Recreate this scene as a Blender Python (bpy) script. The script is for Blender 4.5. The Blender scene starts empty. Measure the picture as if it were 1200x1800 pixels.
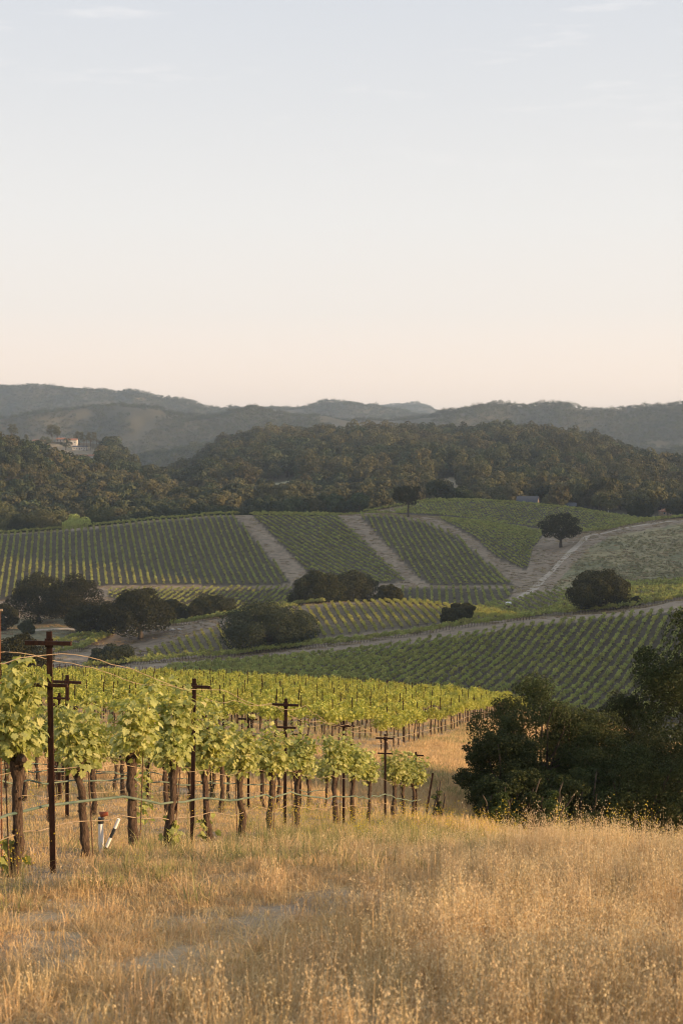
import bpy, math, random
import numpy as np
from mathutils import Vector, Matrix

SC = bpy.context.scene
COL = SC.collection
rad = math.radians
rng = np.random.default_rng(7)
random.seed(7)

# ------------------------------------------------------------------ camera
FPX, CU, CV = 2500.0, 600.0, 900.0          # focal length and centre in pixels of the 1200x1800 frame
PITCH = math.atan2(100.0, FPX)              # eye level lies at row 800
cam_d = bpy.data.cameras.new('camera')
cam_d.sensor_fit = 'VERTICAL'; cam_d.sensor_height = 36.0; cam_d.sensor_width = 24.0
cam_d.lens = 50.0
cam_d.clip_start = 0.1; cam_d.clip_end = 30000.0
cam_d.dof.use_dof = True; cam_d.dof.focus_distance = 30.0; cam_d.dof.aperture_fstop = 4.6
cam = bpy.data.objects.new('camera', cam_d); COL.objects.link(cam)
cam.location = (0, 0, 0); cam.rotation_euler = (rad(90) - PITCH, 0, 0)
SC.camera = cam

# ------------------------------------------------------------------ light
SUN_AZ, SUN_EL = rad(108.0), rad(10.0)        # azimuth clockwise from the view direction (+Y)
W = bpy.data.worlds.new('World'); SC.world = W; W.use_nodes = True
nt = W.node_tree; nt.nodes.clear()
def wn(t, **k):
    n = nt.nodes.new(t)
    for a, b in k.items(): setattr(n, a, b)
    return n
sky = wn('ShaderNodeTexSky', sky_type='NISHITA', sun_disc=False)
sky.sun_elevation = SUN_EL; sky.sun_rotation = SUN_AZ
sky.altitude = 200.0; sky.air_density = 1.0; sky.dust_density = 1.5; sky.ozone_density = 1.0
tc = wn('ShaderNodeTexCoord')
sep = wn('ShaderNodeSeparateXYZ'); nt.links.new(tc.outputs['Generated'], sep.inputs[0])
hsv = wn('ShaderNodeHueSaturation'); hsv.inputs['Saturation'].default_value = 0.35; hsv.inputs['Value'].default_value = 0.62
nt.links.new(sky.outputs[0], hsv.inputs['Color'])
# thin evening veil: pale, warm near the horizon and cool overhead
ramp = wn('ShaderNodeValToRGB'); cr = ramp.color_ramp
SKY_STOPS = [(0.0, (1.24, 0.92, 0.70)), (0.05, (1.08, 0.875, 0.715)), (0.10, (0.89, 0.81, 0.735)), (0.16, (0.81, 0.785, 0.755)),
             (0.24, (0.705, 0.71, 0.722)), (0.36, (0.58, 0.618, 0.685)), (0.7, (0.46, 0.53, 0.64)), (1.0, (0.40, 0.47, 0.60))]
cr.elements[0].position, cr.elements[0].color = SKY_STOPS[0][0], SKY_STOPS[0][1] + (1,)
cr.elements[1].position, cr.elements[1].color = SKY_STOPS[-1][0], SKY_STOPS[-1][1] + (1,)
for p, c in SKY_STOPS[1:-1]:
    e = cr.elements.new(p); e.color = c + (1,)
nt.links.new(sep.outputs['Z'], ramp.inputs[0])
SKY_GAIN = 10.6
veil = wn('ShaderNodeMix', data_type='RGBA', blend_type='MULTIPLY'); veil.inputs[0].default_value = 1.0
nt.links.new(ramp.outputs[0], veil.inputs[6]); veil.inputs[7].default_value = (SKY_GAIN, SKY_GAIN, SKY_GAIN, 1)
mixs = wn('ShaderNodeMix', data_type='RGBA'); mixs.inputs[0].default_value = 0.86
nt.links.new(hsv.outputs[0], mixs.inputs[6]); nt.links.new(veil.outputs[2], mixs.inputs[7])
# wisps of high cloud
mp = wn('ShaderNodeMapping'); mp.inputs['Scale'].default_value = (5.0, 5.0, 34.0); mp.inputs['Rotation'].default_value = (0, rad(3), 0)
nt.links.new(tc.outputs['Generated'], mp.inputs[0])
nz = wn('ShaderNodeTexNoise'); nz.inputs['Scale'].default_value = 2.2; nz.inputs['Detail'].default_value = 7; nz.inputs['Roughness'].default_value = 0.62
nt.links.new(mp.outputs[0], nz.inputs[0])
cmr = wn('ShaderNodeMapRange'); cmr.inputs[1].default_value = 0.56; cmr.inputs[2].default_value = 0.78; cmr.inputs[3].default_value = 0.0; cmr.inputs[4].default_value = 0.5
nt.links.new(nz.outputs[0], cmr.inputs[0])
cz = wn('ShaderNodeMapRange'); cz.inputs[1].default_value = 0.16; cz.inputs[2].default_value = 0.30
nt.links.new(sep.outputs['Z'], cz.inputs[0])
cmul = wn('ShaderNodeMath', operation='MULTIPLY'); nt.links.new(cmr.outputs[0], cmul.inputs[0]); nt.links.new(cz.outputs[0], cmul.inputs[1])
cl = wn('ShaderNodeMix', data_type='RGBA'); cl.inputs[7].default_value = (0.86 * SKY_GAIN, 0.82 * SKY_GAIN, 0.79 * SKY_GAIN, 1)
nt.links.new(cmul.outputs[0], cl.inputs[0]); nt.links.new(mixs.outputs[2], cl.inputs[6])
bg = wn('ShaderNodeBackground'); bg.inputs[1].default_value = 0.075
nt.links.new(cl.outputs[2], bg.inputs[0])
wo = wn('ShaderNodeOutputWorld'); nt.links.new(bg.outputs[0], wo.inputs[0])

sun_d = bpy.data.lights.new('sun', 'SUN'); sun_d.energy = 5.0; sun_d.angle = rad(0.6); sun_d.color = (1.0, 0.66, 0.36)
sun = bpy.data.objects.new('sun', sun_d); COL.objects.link(sun)
sd = Vector((math.sin(SUN_AZ) * math.cos(SUN_EL), math.cos(SUN_AZ) * math.cos(SUN_EL), math.sin(SUN_EL)))
sun.rotation_euler = (-sd).to_track_quat('-Z', 'Y').to_euler(); sun.location = (300, 0, 200)

SC.view_settings.view_transform = 'Standard'; SC.view_settings.look = 'None'
SC.view_settings.gamma = 1.0; SC.view_settings.exposure = 0.7; SC.view_settings.use_curve_mapping = False
cy = SC.cycles
cy.use_denoising = True
cy.max_bounces = 6; cy.diffuse_bounces = 3; cy.glossy_bounces = 2; cy.transmission_bounces = 4; cy.transparent_max_bounces = 8; cy.volume_bounces = 0
cy.caustics_reflective = False; cy.caustics_refractive = False
cy.use_adaptive_sampling = True; cy.adaptive_threshold = 0.015
SC.render.film_transparent = False
cy.pixel_filter_type = 'BLACKMAN_HARRIS'; cy.filter_width = 1.1

# ------------------------------------------------------------------ projection
SP, CP = math.sin(PITCH), math.cos(PITCH)
def unproj(u, v, Y):
    """World point at depth Y on the ray of frame pixel (u, v)."""
    x = (np.asarray(u, float) - CU) / FPX; y = -(np.asarray(v, float) - CV) / FPX
    dy = CP + y * SP; dz = -SP + y * CP
    s = Y / dy
    return x * s, Y + 0 * s, dz * s
def proj(X, Y, Z):
    f = Y * CP - Z * SP; up = Y * SP + Z * CP
    return CU + FPX * X / f, CV - FPX * up / f

# ------------------------------------------------------------------ numeric helpers
def pchip(x, y, q):
    x = np.asarray(x, float); y = np.asarray(y, float)
    h = np.diff(x); d = np.diff(y) / h
    m = np.zeros_like(y)
    if len(x) > 2:
        w1 = 2 * h[1:] + h[:-1]; w2 = h[1:] + 2 * h[:-1]
        ok = d[:-1] * d[1:] > 0
        with np.errstate(divide='ignore', invalid='ignore'):
            mm = (w1 + w2) / (w1 / d[:-1] + w2 / d[1:])
        m[1:-1] = np.where(ok, mm, 0.0)
    m[0], m[-1] = d[0], d[-1]
    q = np.clip(q, x[0], x[-1])
    i = np.clip(np.searchsorted(x, q) - 1, 0, len(x) - 2)
    s = (q - x[i]) / h[i]
    return ((1 + 2 * s) * (1 - s) ** 2) * y[i] + s * (1 - s) ** 2 * h[i] * m[i] + s * s * (3 - 2 * s) * y[i + 1] + s * s * (s - 1) * h[i] * m[i + 1]

def _hash(ix, iy, seed):
    n = (ix.astype(np.int64) * 374761393 + iy.astype(np.int64) * 668265263 + seed * 1442695041) & 0x7fffffff
    n = (n ^ (n >> 13)) * 1274126177 & 0x7fffffff
    n = (n ^ (n >> 16)) & 0xffff
    return n / 65535.0
def noise2(x, y, seed=0):
    x = np.asarray(x, float); y = np.asarray(y, float)
    ix = np.floor(x); iy = np.floor(y); fx = x - ix; fy = y - iy
    fx = fx * fx * (3 - 2 * fx); fy = fy * fy * (3 - 2 * fy)
    a = _hash(ix, iy, seed); b = _hash(ix + 1, iy, seed); c = _hash(ix, iy + 1, seed); d = _hash(ix + 1, iy + 1, seed)
    return (a * (1 - fx) + b * fx) * (1 - fy) + (c * (1 - fx) + d * fx) * fy
def fbm(x, y, seed=0, octs=4):
    s = 0; a = 0.5; t = 0
    for o in range(octs):
        s = s + a * noise2(np.asarray(x) * 2 ** o + 17.3 * o, np.asarray(y) * 2 ** o - 9.1 * o, seed + o); t += a; a *= 0.5
    return s / t
def inpoly(x, y, poly):
    x = np.asarray(x, float); y = np.asarray(y, float)
    r = np.zeros(np.broadcast(x, y).shape, bool)
    n = len(poly)
    for i in range(n):
        x1, y1 = poly[i]; x2, y2 = poly[(i + 1) % n]
        if y1 == y2: continue
        c = ((y1 > y) != (y2 > y)) & (x < (x2 - x1) * (y - y1) / (y2 - y1) + x1)
        r ^= c
    return r
def smooth(a, b, x):
    t = np.clip((np.asarray(x, float) - a) / (b - a), 0, 1); return t * t * (3 - 2 * t)
def lerp(a, b, t): return a + (b - a) * t

# ------------------------------------------------------------------ scene-graph helpers
def mk_mesh(name, V, groups, mats, smooth_shade=False):
    """groups: list of (faces array n x k, material index)."""
    me = bpy.data.meshes.new(name)
    V = np.asarray(V, np.float32).reshape(-1, 3)
    me.vertices.add(len(V)); me.vertices.foreach_set('co', V.ravel())
    groups = [(np.asarray(F, np.int32), mi) for F, mi in groups if len(F)]
    nl = sum(F.size for F, _ in groups); npoly = sum(len(F) for F, _ in groups)
    me.loops.add(nl); me.polygons.add(npoly)
    li = np.concatenate([F.ravel() for F, _ in groups])
    tot = np.concatenate([np.full(len(F), F.shape[1], np.int32) for F, _ in groups])
    st = np.concatenate([[0], np.cumsum(tot)[:-1]]).astype(np.int32)
    me.loops.foreach_set('vertex_index', li); me.polygons.foreach_set('loop_start', st)
    mi = np.concatenate([np.full(len(F), m, np.int32) for F, m in groups])
    for m in mats: me.materials.append(m)
    me.polygons.foreach_set('material_index', mi)
    me.polygons.foreach_set('use_smooth', np.full(npoly, smooth_shade, bool))
    me.update(calc_edges=True)
    return me
class MB:
    """Collects verts and faces of one mesh."""
    def __init__(s): s.V = []; s.F = {}; s.n = 0
    def add(s, V, F, mi=0):
        V = np.asarray(V, float).reshape(-1, 3); F = np.asarray(F, int)
        if not len(F): return
        s.V.append(V); s.F.setdefault((F.shape[1], mi), []).append(F + s.n); s.n += len(V)
    def box(s, c, d, mi=0, R=None, taper=1.0):
        x, y, z = [k / 2 for k in d]
        V = np.array([[-x, -y, -z], [x, -y, -z], [x, y, -z], [-x, y, -z], [-x * taper, -y * taper, z], [x * taper, -y * taper, z], [x * taper, y * taper, z], [-x * taper, y * taper, z]])
        if R is not None: V = V @ np.array(R).T
        s.add(V + np.array(c), [[0, 3, 2, 1], [4, 5, 6, 7], [0, 1, 5, 4], [1, 2, 6, 5], [2, 3, 7, 6], [3, 0, 4, 7]], mi)
    def tube(s, P, r, sides=8, mi=0, bump=0.0, caps=True, seed=0):
        P = np.asarray(P, float); n = len(P); r = np.broadcast_to(np.asarray(r, float), (n,))
        T = np.gradient(P, axis=0); T /= np.linalg.norm(T, axis=1)[:, None] + 1e-9
        ref = np.array([0, 0, 1.0]) if abs(T[:, 2]).mean() < 0.8 else np.array([1.0, 0, 0])
        A = np.cross(T, ref); A /= np.linalg.norm(A, axis=1)[:, None] + 1e-9; B = np.cross(T, A)
        th = np.arange(sides) / sides * 2 * np.pi
        rr = r[:, None] * np.ones((1, sides))
        if bump:
            g = np.random.default_rng(seed); rr = rr * (1 + bump * (g.random((n, sides)) - 0.5) * 2)
        V = P[:, None] + rr[..., None] * (np.cos(th)[None, :, None] * A[:, None] + np.sin(th)[None, :, None] * B[:, None])
        V = V.reshape(-1, 3)
        i = np.arange(n - 1)[:, None] * sides; j = np.arange(sides)[None]; k = (j + 1) % sides
        F = np.stack([i + j, i + k, i + sides + k, i + sides + j], -1).reshape(-1, 4)
        s.add(V, F, mi)
        if caps:
            c0 = np.vstack([V[:sides], P[:1]]); c1 = np.vstack([V[-sides:], P[-1:]])
            q = np.arange(sides)
            s.add(c0, np.stack([(q + 1) % sides, q, np.full(sides, sides)], -1), mi)
            s.add(c1, np.stack([q, (q + 1) % sides, np.full(sides, sides)], -1), mi)
    def mesh(s, name, mats, smooth_shade=False):
        return mk_mesh(name, np.vstack(s.V), [(np.vstack(f), mi) for (k, mi), f in s.F.items()], mats, smooth_shade)
def tag(o, label=None, cat=None, group=None, kind=None):
    if label: o['label'] = label
    if cat: o['category'] = cat
    if group: o['group'] = group
    if kind: o['kind'] = kind
    return o
def link(name, data, loc=(0, 0, 0), rotz=0.0, scale=1.0, parent=None):
    o = bpy.data.objects.new(name, data); COL.objects.link(o)
    o.location = loc; o.rotation_euler = (0, 0, rotz)
    o.scale = (scale,) * 3 if np.isscalar(scale) else scale
    if parent is not None: o.parent = parent
    return o
def copy_tree(o, parent=None):
    c = o.copy(); COL.objects.link(c)
    if parent is not None: c.parent = parent; c.matrix_parent_inverse = o.matrix_parent_inverse.copy()
    for ch in list(o.children): copy_tree(ch, c)
    return c
# ------------------------------------------------------------------ materials
def new_mat(name):
    m = bpy.data.materials.new(name); m.use_nodes = True
    t = m.node_tree; t.nodes.clear()
    out = t.nodes.new('ShaderNodeOutputMaterial')
    return m, t, out
def leaf_mat(name, ca, cb, trans=0.3, cc=None, per_obj=0.25, rough=0.55, spec=0.25, tcol=None):
    m, t, out = new_mat(name); N = t.nodes.new; L = t.links.new
    geo = N('ShaderNodeNewGeometry'); oi = N('ShaderNodeObjectInfo')
    rp = N('ShaderNodeValToRGB'); e = rp.color_ramp.elements
    e[0].color = ca + (1,); e[1].color = cb + (1,)
    if cc: x = e.new(0.93); x.color = cb + (1,); e[2].color = cc + (1,)
    L(geo.outputs['Random Per Island'], rp.inputs[0])
    hv = N('ShaderNodeHueSaturation')
    mr = N('ShaderNodeMapRange'); mr.inputs[3].default_value = 1 - per_obj; mr.inputs[4].default_value = 1 + per_obj
    L(oi.outputs['Random'], mr.inputs[0]); L(mr.outputs[0], hv.inputs['Value'])
    mh = N('ShaderNodeMapRange'); mh.inputs[3].default_value = 0.5 - per_obj * 0.06; mh.inputs[4].default_value = 0.5 + per_obj * 0.06
    ml = N('ShaderNodeMath'); ml.operation = 'FRACT'; mm = N('ShaderNodeMath'); mm.operation = 'MULTIPLY'; mm.inputs[1].default_value = 7.31
    L(oi.outputs['Random'], mm.inputs[0]); L(mm.outputs[0], ml.inputs[0]); L(ml.outputs[0], mh.inputs[0]); L(mh.outputs[0], hv.inputs['Hue'])
    L(rp.outputs[0], hv.inputs['Color'])
    p = N('ShaderNodeBsdfPrincipled'); p.inputs['Roughness'].default_value = rough; p.inputs['Specular IOR Level'].default_value = spec
    L(hv.outputs[0], p.inputs['Base Color'])
    tr = N('ShaderNodeBsdfTranslucent')
    if tcol:
        mx = N('ShaderNodeMix'); mx.data_type = 'RGBA'; mx.blend_type = 'MULTIPLY'; mx.inputs[0].default_value = 1
        L(hv.outputs[0], mx.inputs[6]); mx.inputs[7].default_value = tcol + (1,); L(mx.outputs[2], tr.inputs[0])
    else: L(hv.outputs[0], tr.inputs[0])
    ms = N('ShaderNodeMixShader'); ms.inputs[0].default_value = trans
    L(p.outputs[0], ms.inputs[1]); L(tr.outputs[0], ms.inputs[2]); L(ms.outputs[0], out.inputs[0])
    return m
def surf_mat(name, ca, cb, scale=8.0, detail=6.0, rough=0.85, bump=0.3, stretch=(1, 1, 1), metal=0.0, lo=0.35, hi=0.65, bdist=0.02):
    m, t, out = new_mat(name); N = t.nodes.new; L = t.links.new
    c = N('ShaderNodeTexCoord'); mp_ = N('ShaderNodeMapping'); mp_.inputs['Scale'].default_value = stretch
    L(c.outputs['Object'], mp_.inputs[0])
    n = N('ShaderNodeTexNoise'); n.inputs['Scale'].default_value = scale; n.inputs['Detail'].default_value = detail; n.inputs['Roughness'].default_value = 0.6
    L(mp_.outputs[0], n.inputs[0])
    r = N('ShaderNodeValToRGB'); r.color_ramp.elements[0].position = lo; r.color_ramp.elements[1].position = hi
    r.color_ramp.elements[0].color = ca + (1,); r.color_ramp.elements[1].color = cb + (1,)
    L(n.outputs[0], r.inputs[0])
    p = N('ShaderNodeBsdfPrincipled'); p.inputs['Roughness'].default_value = rough; p.inputs['Metallic'].default_value = metal
    p.inputs['Specular IOR Level'].default_value = 0.2
    L(r.outputs[0], p.inputs['Base Color'])
    b = N('ShaderNodeBump'); b.inputs['Strength'].default_value = bump; b.inputs['Distance'].default_value = bdist
    L(n.outputs[0], b.inputs['Height']); L(b.outputs[0], p.inputs['Normal'])
    L(p.outputs[0], out.inputs[0])
    return m
M_VINELEAF = leaf_mat('vine_leaf', (0.29, 0.325, 0.085), (0.50, 0.505, 0.20), 0.42, cc=(0.58, 0.54, 0.24), per_obj=0.10, tcol=(1.0, 0.95, 0.45))
M_VINEFAR = leaf_mat('vine_leaf_far', (0.13, 0.19, 0.045), (0.24, 0.30, 0.075), 0.35, per_obj=0.22)
M_VINEHILL = leaf_mat('vine_leaf_hill', (0.25, 0.275, 0.072), (0.46, 0.46, 0.14), 0.3, per_obj=0.3)
M_BARK = surf_mat('vine_bark', (0.030, 0.020, 0.014), (0.125, 0.085, 0.058), 30, 8, 0.95, 0.9, (3, 3, 0.5))
M_SHOOT = surf_mat('vine_shoot', (0.22, 0.24, 0.07), (0.34, 0.30, 0.10), 20)
M_RUST = surf_mat('rusted_steel', (0.016, 0.008, 0.006), (0.050, 0.022, 0.013), 26, 8, 0.75, 0.25, (1, 1, .4))
M_STAKE = surf_mat('stake_steel', (0.05, 0.03, 0.02), (0.16, 0.09, 0.06), 40)
M_WIRE = surf_mat('trellis_wire', (0.22, 0.16, 0.10), (0.38, 0.29, 0.19), 6, 3, 0.6, 0.1)
M_HOSE = surf_mat('drip_hose', (0.075, 0.115, 0.09), (0.17, 0.20, 0.135), 3, 4, 0.7, 0.4)
M_OAK = leaf_mat('oak_leaf', (0.018, 0.021, 0.008), (0.060, 0.058, 0.020), 0.25, per_obj=0.2, spec=0.1)
M_OAKLT = leaf_mat('willow_leaf', (0.026, 0.036, 0.014), (0.062, 0.072, 0.028), 0.25, per_obj=0.2)
M_BUSH = leaf_mat('shrub_leaf', (0.032, 0.045, 0.017), (0.082, 0.095, 0.036), 0.24, cc=(0.13, 0.115, 0.045), per_obj=0.2, spec=0.12)
M_BUSHLT = leaf_mat('young_shrub_leaf', (0.045, 0.07, 0.018), (0.10, 0.135, 0.035), 0.3, per_obj=0.2)
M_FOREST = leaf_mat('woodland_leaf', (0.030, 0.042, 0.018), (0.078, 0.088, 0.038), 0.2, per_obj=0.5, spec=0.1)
M_TRUNK = surf_mat('oak_bark', (0.035, 0.028, 0.022), (0.11, 0.09, 0.07), 6, 8, 0.95, 0.8, (2, 2, 0.5))
M_STRAW = leaf_mat('dry_grass_blade', (0.52, 0.345, 0.155), (0.76, 0.57, 0.31), 0.35, per_obj=0.16, rough=0.7, spec=0.15)
M_STRAWPALE = leaf_mat('seed_head', (0.62, 0.47, 0.26), (0.82, 0.68, 0.42), 0.45, per_obj=0.12, rough=0.7, spec=0.1)
M_GREENGR = leaf_mat('green_grass_blade', (0.20, 0.21, 0.08), (0.36, 0.33, 0.14), 0.35, per_obj=0.2, rough=0.7, spec=0.1)
M_YELLOW = leaf_mat('yellow_petal', (0.55, 0.40, 0.03), (0.70, 0.55, 0.06), 0.4, per_obj=0.1)
M_BRUSH = leaf_mat('low_brush', (0.15, 0.155, 0.08), (0.26, 0.24, 0.12), 0.2, cc=(0.34, 0.28, 0.07), per_obj=0.35)

def ground_material():
    m, t, out = new_mat('earth'); N = t.nodes.new; L = t.links.new
    at = N('ShaderNodeAttribute'); at.attribute_name = 'albedo'
    gr = N('ShaderNodeAttribute'); gr.attribute_name = 'gravel'
    geo = N('ShaderNodeNewGeometry')
    def nz(scale, det, rough=0.6):
        n = N('ShaderNodeTexNoise'); n.inputs['Scale'].default_value = scale; n.inputs['Detail'].default_value = det; n.inputs['Roughness'].default_value = rough
        L(geo.outputs['Position'], n.inputs[0]); return n
    n1 = nz(0.35, 8, 0.65); n2 = nz(9.0, 6, 0.7)
    a = N('ShaderNodeMapRange'); a.inputs[1].default_value = 0.3; a.inputs[2].default_value = 0.7; a.inputs[3].default_value = 0.62; a.inputs[4].default_value = 1.36; L(n1.outputs[0], a.inputs[0])
    b = N('ShaderNodeMapRange'); b.inputs[1].default_value = 0.3; b.inputs[2].default_value = 0.7; b.inputs[3].default_value = 0.65; b.inputs[4].default_value = 1.3; L(n2.outputs[0], b.inputs[0])
    mu = N('ShaderNodeMath'); mu.operation = 'MULTIPLY'; L(a.outputs[0], mu.inputs[0]); L(b.outputs[0], mu.inputs[1])
    vo = N('ShaderNodeTexVoronoi'); vo.inputs['Scale'].default_value = 22.0; L(geo.outputs['Position'], vo.inputs[0])
    # stones: grey cells showing through where the gravel mask is high
    sr = N('ShaderNodeSeparateColor'); L(vo.outputs['Color'], sr.inputs[0])
    st = N('ShaderNodeMapRange'); st.inputs[1].default_value = 0.0; st.inputs[2].default_value = 1.0; st.inputs[3].default_value = 0.14; st.inputs[4].default_value = 0.42; L(sr.outputs[0], st.inputs[0])
    stc = N('ShaderNodeCombineColor'); L(st.outputs[0], stc.inputs[0])
    s2 = N('ShaderNodeMath'); s2.operation = 'MULTIPLY'; s2.inputs[1].default_value = 0.84; L(st.outputs[0], s2.inputs[0]); L(s2.outputs[0], stc.inputs[1])
    s3 = N('ShaderNodeMath'); s3.operation = 'MULTIPLY'; s3.inputs[1].default_value = 0.64; L(st.outputs[0], s3.inputs[0]); L(s3.outputs[0], stc.inputs[2])
    mk = N('ShaderNodeMath'); mk.operation = 'MULTIPLY'; L(gr.outputs['Fac'], mk.inputs[0])
    th = N('ShaderNodeMapRange'); th.inputs[1].default_value = 0.42; th.inputs[2].default_value = 0.55; L(n2.outputs[0], th.inputs[0]); L(th.outputs[0], mk.inputs[1])
    cm = N('ShaderNodeMix'); cm.data_type = 'RGBA'; cm.blend_type = 'MULTIPLY'; cm.inputs[0].default_value = 1
    cc = N('ShaderNodeCombineColor')
    for i in range(3): L(mu.outputs[0], cc.inputs[i])
    L(at.outputs['Color'], cm.inputs[6]); L(cc.outputs[0], cm.inputs[7])
    fm = N('ShaderNodeMix'); fm.data_type = 'RGBA'; L(mk.outputs[0], fm.inputs[0]); L(cm.outputs[2], fm.inputs[6]); L(stc.outputs[0], fm.inputs[7])
    p = N('ShaderNodeBsdfPrincipled'); p.inputs['Roughness'].default_value = 0.95; p.inputs['Specular IOR Level'].default_value = 0.1
    L(fm.outputs[2], p.inputs['Base Color'])
    bp = N('ShaderNodeBump'); bp.inputs['Strength'].default_value = 0.6; bp.inputs['Distance'].default_value = 0.05
    L(n2.outputs[0], bp.inputs['Height']); L(bp.outputs[0], p.inputs['Normal'])
    L(p.outputs[0], out.inputs[0])
    return m
M_EARTH = ground_material()

# ------------------------------------------------------------------ terrain: one sheet lofted through contour curves
Y_OFF = 25.0
XROW0, RSLOPE = -5.05, 0.19                 # front vine row: X = XROW0 + RSLOPE * Y
def xrow(Y): return XROW0 + RSLOPE * Y
curves = []                                 # each: (a array, t array, s array)
def curve_xyz(X, Y, Z):
    X, Y, Z = np.broadcast_arrays(np.asarray(X, float), np.asarray(Y, float), np.asarray(Z, float))
    o = np.argsort(X / (Y + Y_OFF))
    curves.append(((X / (Y + Y_OFF))[o], np.log(Y + Y_OFF)[o], (Z / (Y + Y_OFF))[o]))
def curve_px(Y, pts):
    p = np.array(pts, float)
    X, YY, Z = unproj(p[:, 0], p[:, 1], Y)
    curve_xyz(X, YY, Z)
def near_left(d):  # rise of the slope to the left of the front row
    return 0.09 * np.minimum(d, 10) + 0.05 * np.clip(d - 10, 0, 60)
def near_curve(Y, zr, c):
    d = np.array([-140, -90, -60, -40, -25, -15, -10, -6, -3, 0, 2, 4, 6, 8, 12, 18, 30, 60, 120, 300.0])
    up = near_left(np.maximum(-d, 0))
    e = np.maximum(d, 0)
    dn = np.where(e < 8, 0.05 * e + 0.06 * e * e, 4.24 + 0.30 * (e - 8)); dn = np.minimum(dn, 13)
    dn = dn + 0.012 * e
    curve_xyz(xrow(Y) + d, Y, zr + up * min(1, (Y + 24) / 30) - c * dn)
Zat = lambda u, v, Y: float(unproj(u, v, Y)[2])
near_curve(-24.0, 1.4, 0.0)
near_curve(0.0, -1.62, 0.0)
near_curve(6.6, Zat(400, 1810, 6.6), 0.0)
near_curve(9.5, Zat(300, 1632, 9.5), 0.0)
near_curve(12.8, Zat(88, 1525, 12.8), 0.0)
near_curve(17.2, Zat(342, 1487, 17.2), 0.1)
near_curve(22.1, Zat(503, 1462, 22.1), 0.45)
near_curve(27.0, Zat(608, 1450, 27.0), 0.75)
near_curve(32.0, Zat(681, 1443, 32.0), 0.95)
near_curve(38.0, Zat(745, 1440, 38.0), 1.0)
near_curve(60.0, -13.2, 0.9)
near_curve(90.0, -17.9, 0.6)
near_curve(130.0, -24.1, 0.5)
curve_px(190, [(-900, 1190), (-300, 1195), (0, 1196), (160, 1198), (300, 1201), (500, 1208), (700, 1224), (850, 1247), (905, 1262), (1000, 1305), (1200, 1370), (1800, 1350)])
curve_px(255, [(-900, 1290), (0, 1300), (600, 1310), (905, 1330), (1200, 1340), (1800, 1180), (2600, 800)])  # rightmost points: unseen ridge shaped to shade the near striped slope
curve_px(310, [(-900, 1230), (0, 1230), (450, 1225), (700, 1240), (1035, 1250), (1200, 1252), (1800, 1080), (2600, 815)])
curve_px(360, [(-900, 1200), (0, 1203), (450, 1183), (700, 1176), (1000, 1160), (1200, 1150), (1800, 1000), (2400, 830)])
curve_px(415, [(-900, 1185), (0, 1182), (200, 1172), (330, 1165), (600, 1137), (800, 1108), (930, 1090), (1000, 1083), (1100, 1073), (1200, 1058), (1500, 1035), (1800, 985), (2300, 930)])
curve_px(432, [(-900, 1175), (0, 1172), (100, 1164), (200, 1163), (330, 1156), (600, 1127), (800, 1100), (930, 1089), (1000, 1083), (1100, 1073), (1200, 1056), (1500, 1035), (1800, 985), (2300, 930)])
curve_px(465, [(-900, 1140), (0, 1140), (100, 1138), (200, 1138), (300, 1126), (420, 1108), (600, 1088), (700, 1079), (800, 1083), (930, 1086), (1000, 1074), (1100, 1060), (1200, 1048), (1500, 1022), (1800, 960), (2200, 850)])  # unseen right end kept low to let sun onto knoll and oaks
curve_px(500, [(-900, 1110), (0, 1112), (100, 1110), (200, 1114), (300, 1102), (420, 1081), (560, 1063), (650, 1059), (700, 1060), (800, 1070), (860, 1079), (930, 1082), (1000, 1060), (1100, 1045), (1200, 1037), (1500, 1010), (1800, 850), (2200, 650)])
curve_px(545, [(-900, 1095), (0, 1097), (200, 1090), (300, 1091), (420, 1085), (560, 1079), (700, 1078), (800, 1074), (860, 1064), (930, 1048), (1000, 1037), (1100, 1024), (1200, 1019), (1500, 985), (1800, 760), (2100, 520)])  # unseen right-hand ridge raised to shade the vine slopes behind the knoll
curve_px(600, [(-900, 1068), (-300, 1066), (0, 1055), (100, 1045), (190, 1035), (500, 1031), (700, 1031), (900, 1030), (940, 1030), (1000, 1012), (1100, 998), (1200, 992), (1500, 955), (1800, 700), (2100, 510)])
curve_px(640, [(-900, 1040), (0, 1013), (200, 996), (420, 990), (600, 989), (800, 990), (900, 1000), (950, 1000), (1000, 984), (1100, 970), (1200, 962), (1500, 925), (1800, 720), (2100, 555)])
curve_px(685, [(-900, 1000), (0, 972), (200, 955), (420, 942), (600, 944), (800, 947), (900, 962), (950, 970), (1000, 962), (1100, 945), (1200, 935), (1500, 900), (1800, 715), (2100, 560)])
curve_px(730, [(-900, 965), (0, 939), (100, 932), (200, 922), (300, 913), (420, 906), (600, 907), (700, 907), (770, 916), (850, 926), (900, 936), (960, 949), (1000, 946), (1040, 940), (1100, 926), (1200, 914), (1500, 880), (1800, 720), (2100, 600)])
curve_px(785, [(-900, 985), (0, 950), (200, 932), (420, 914), (600, 909), (680, 903), (760, 906), (850, 915), (900, 923), (960, 930), (1010, 932), (1060, 926), (1140, 915), (1200, 911), (1500, 885), (1800, 770), (2100, 720)])
curve_px(850, [(-900, 985), (0, 962), (300, 935), (600, 906), (650, 899), (700, 891), (760, 882), (820, 880), (880, 883), (950, 889), (1000, 894), (1060, 903), (1140, 914), (1200, 915), (1500, 895), (1800, 860)])
curve_px(950, [(-900, 930), (0, 932), (300, 918), (600, 910), (800, 905), (900, 893), (1000, 896), (1100, 901), (1200, 903), (1500, 900), (1800, 880)])
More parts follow.
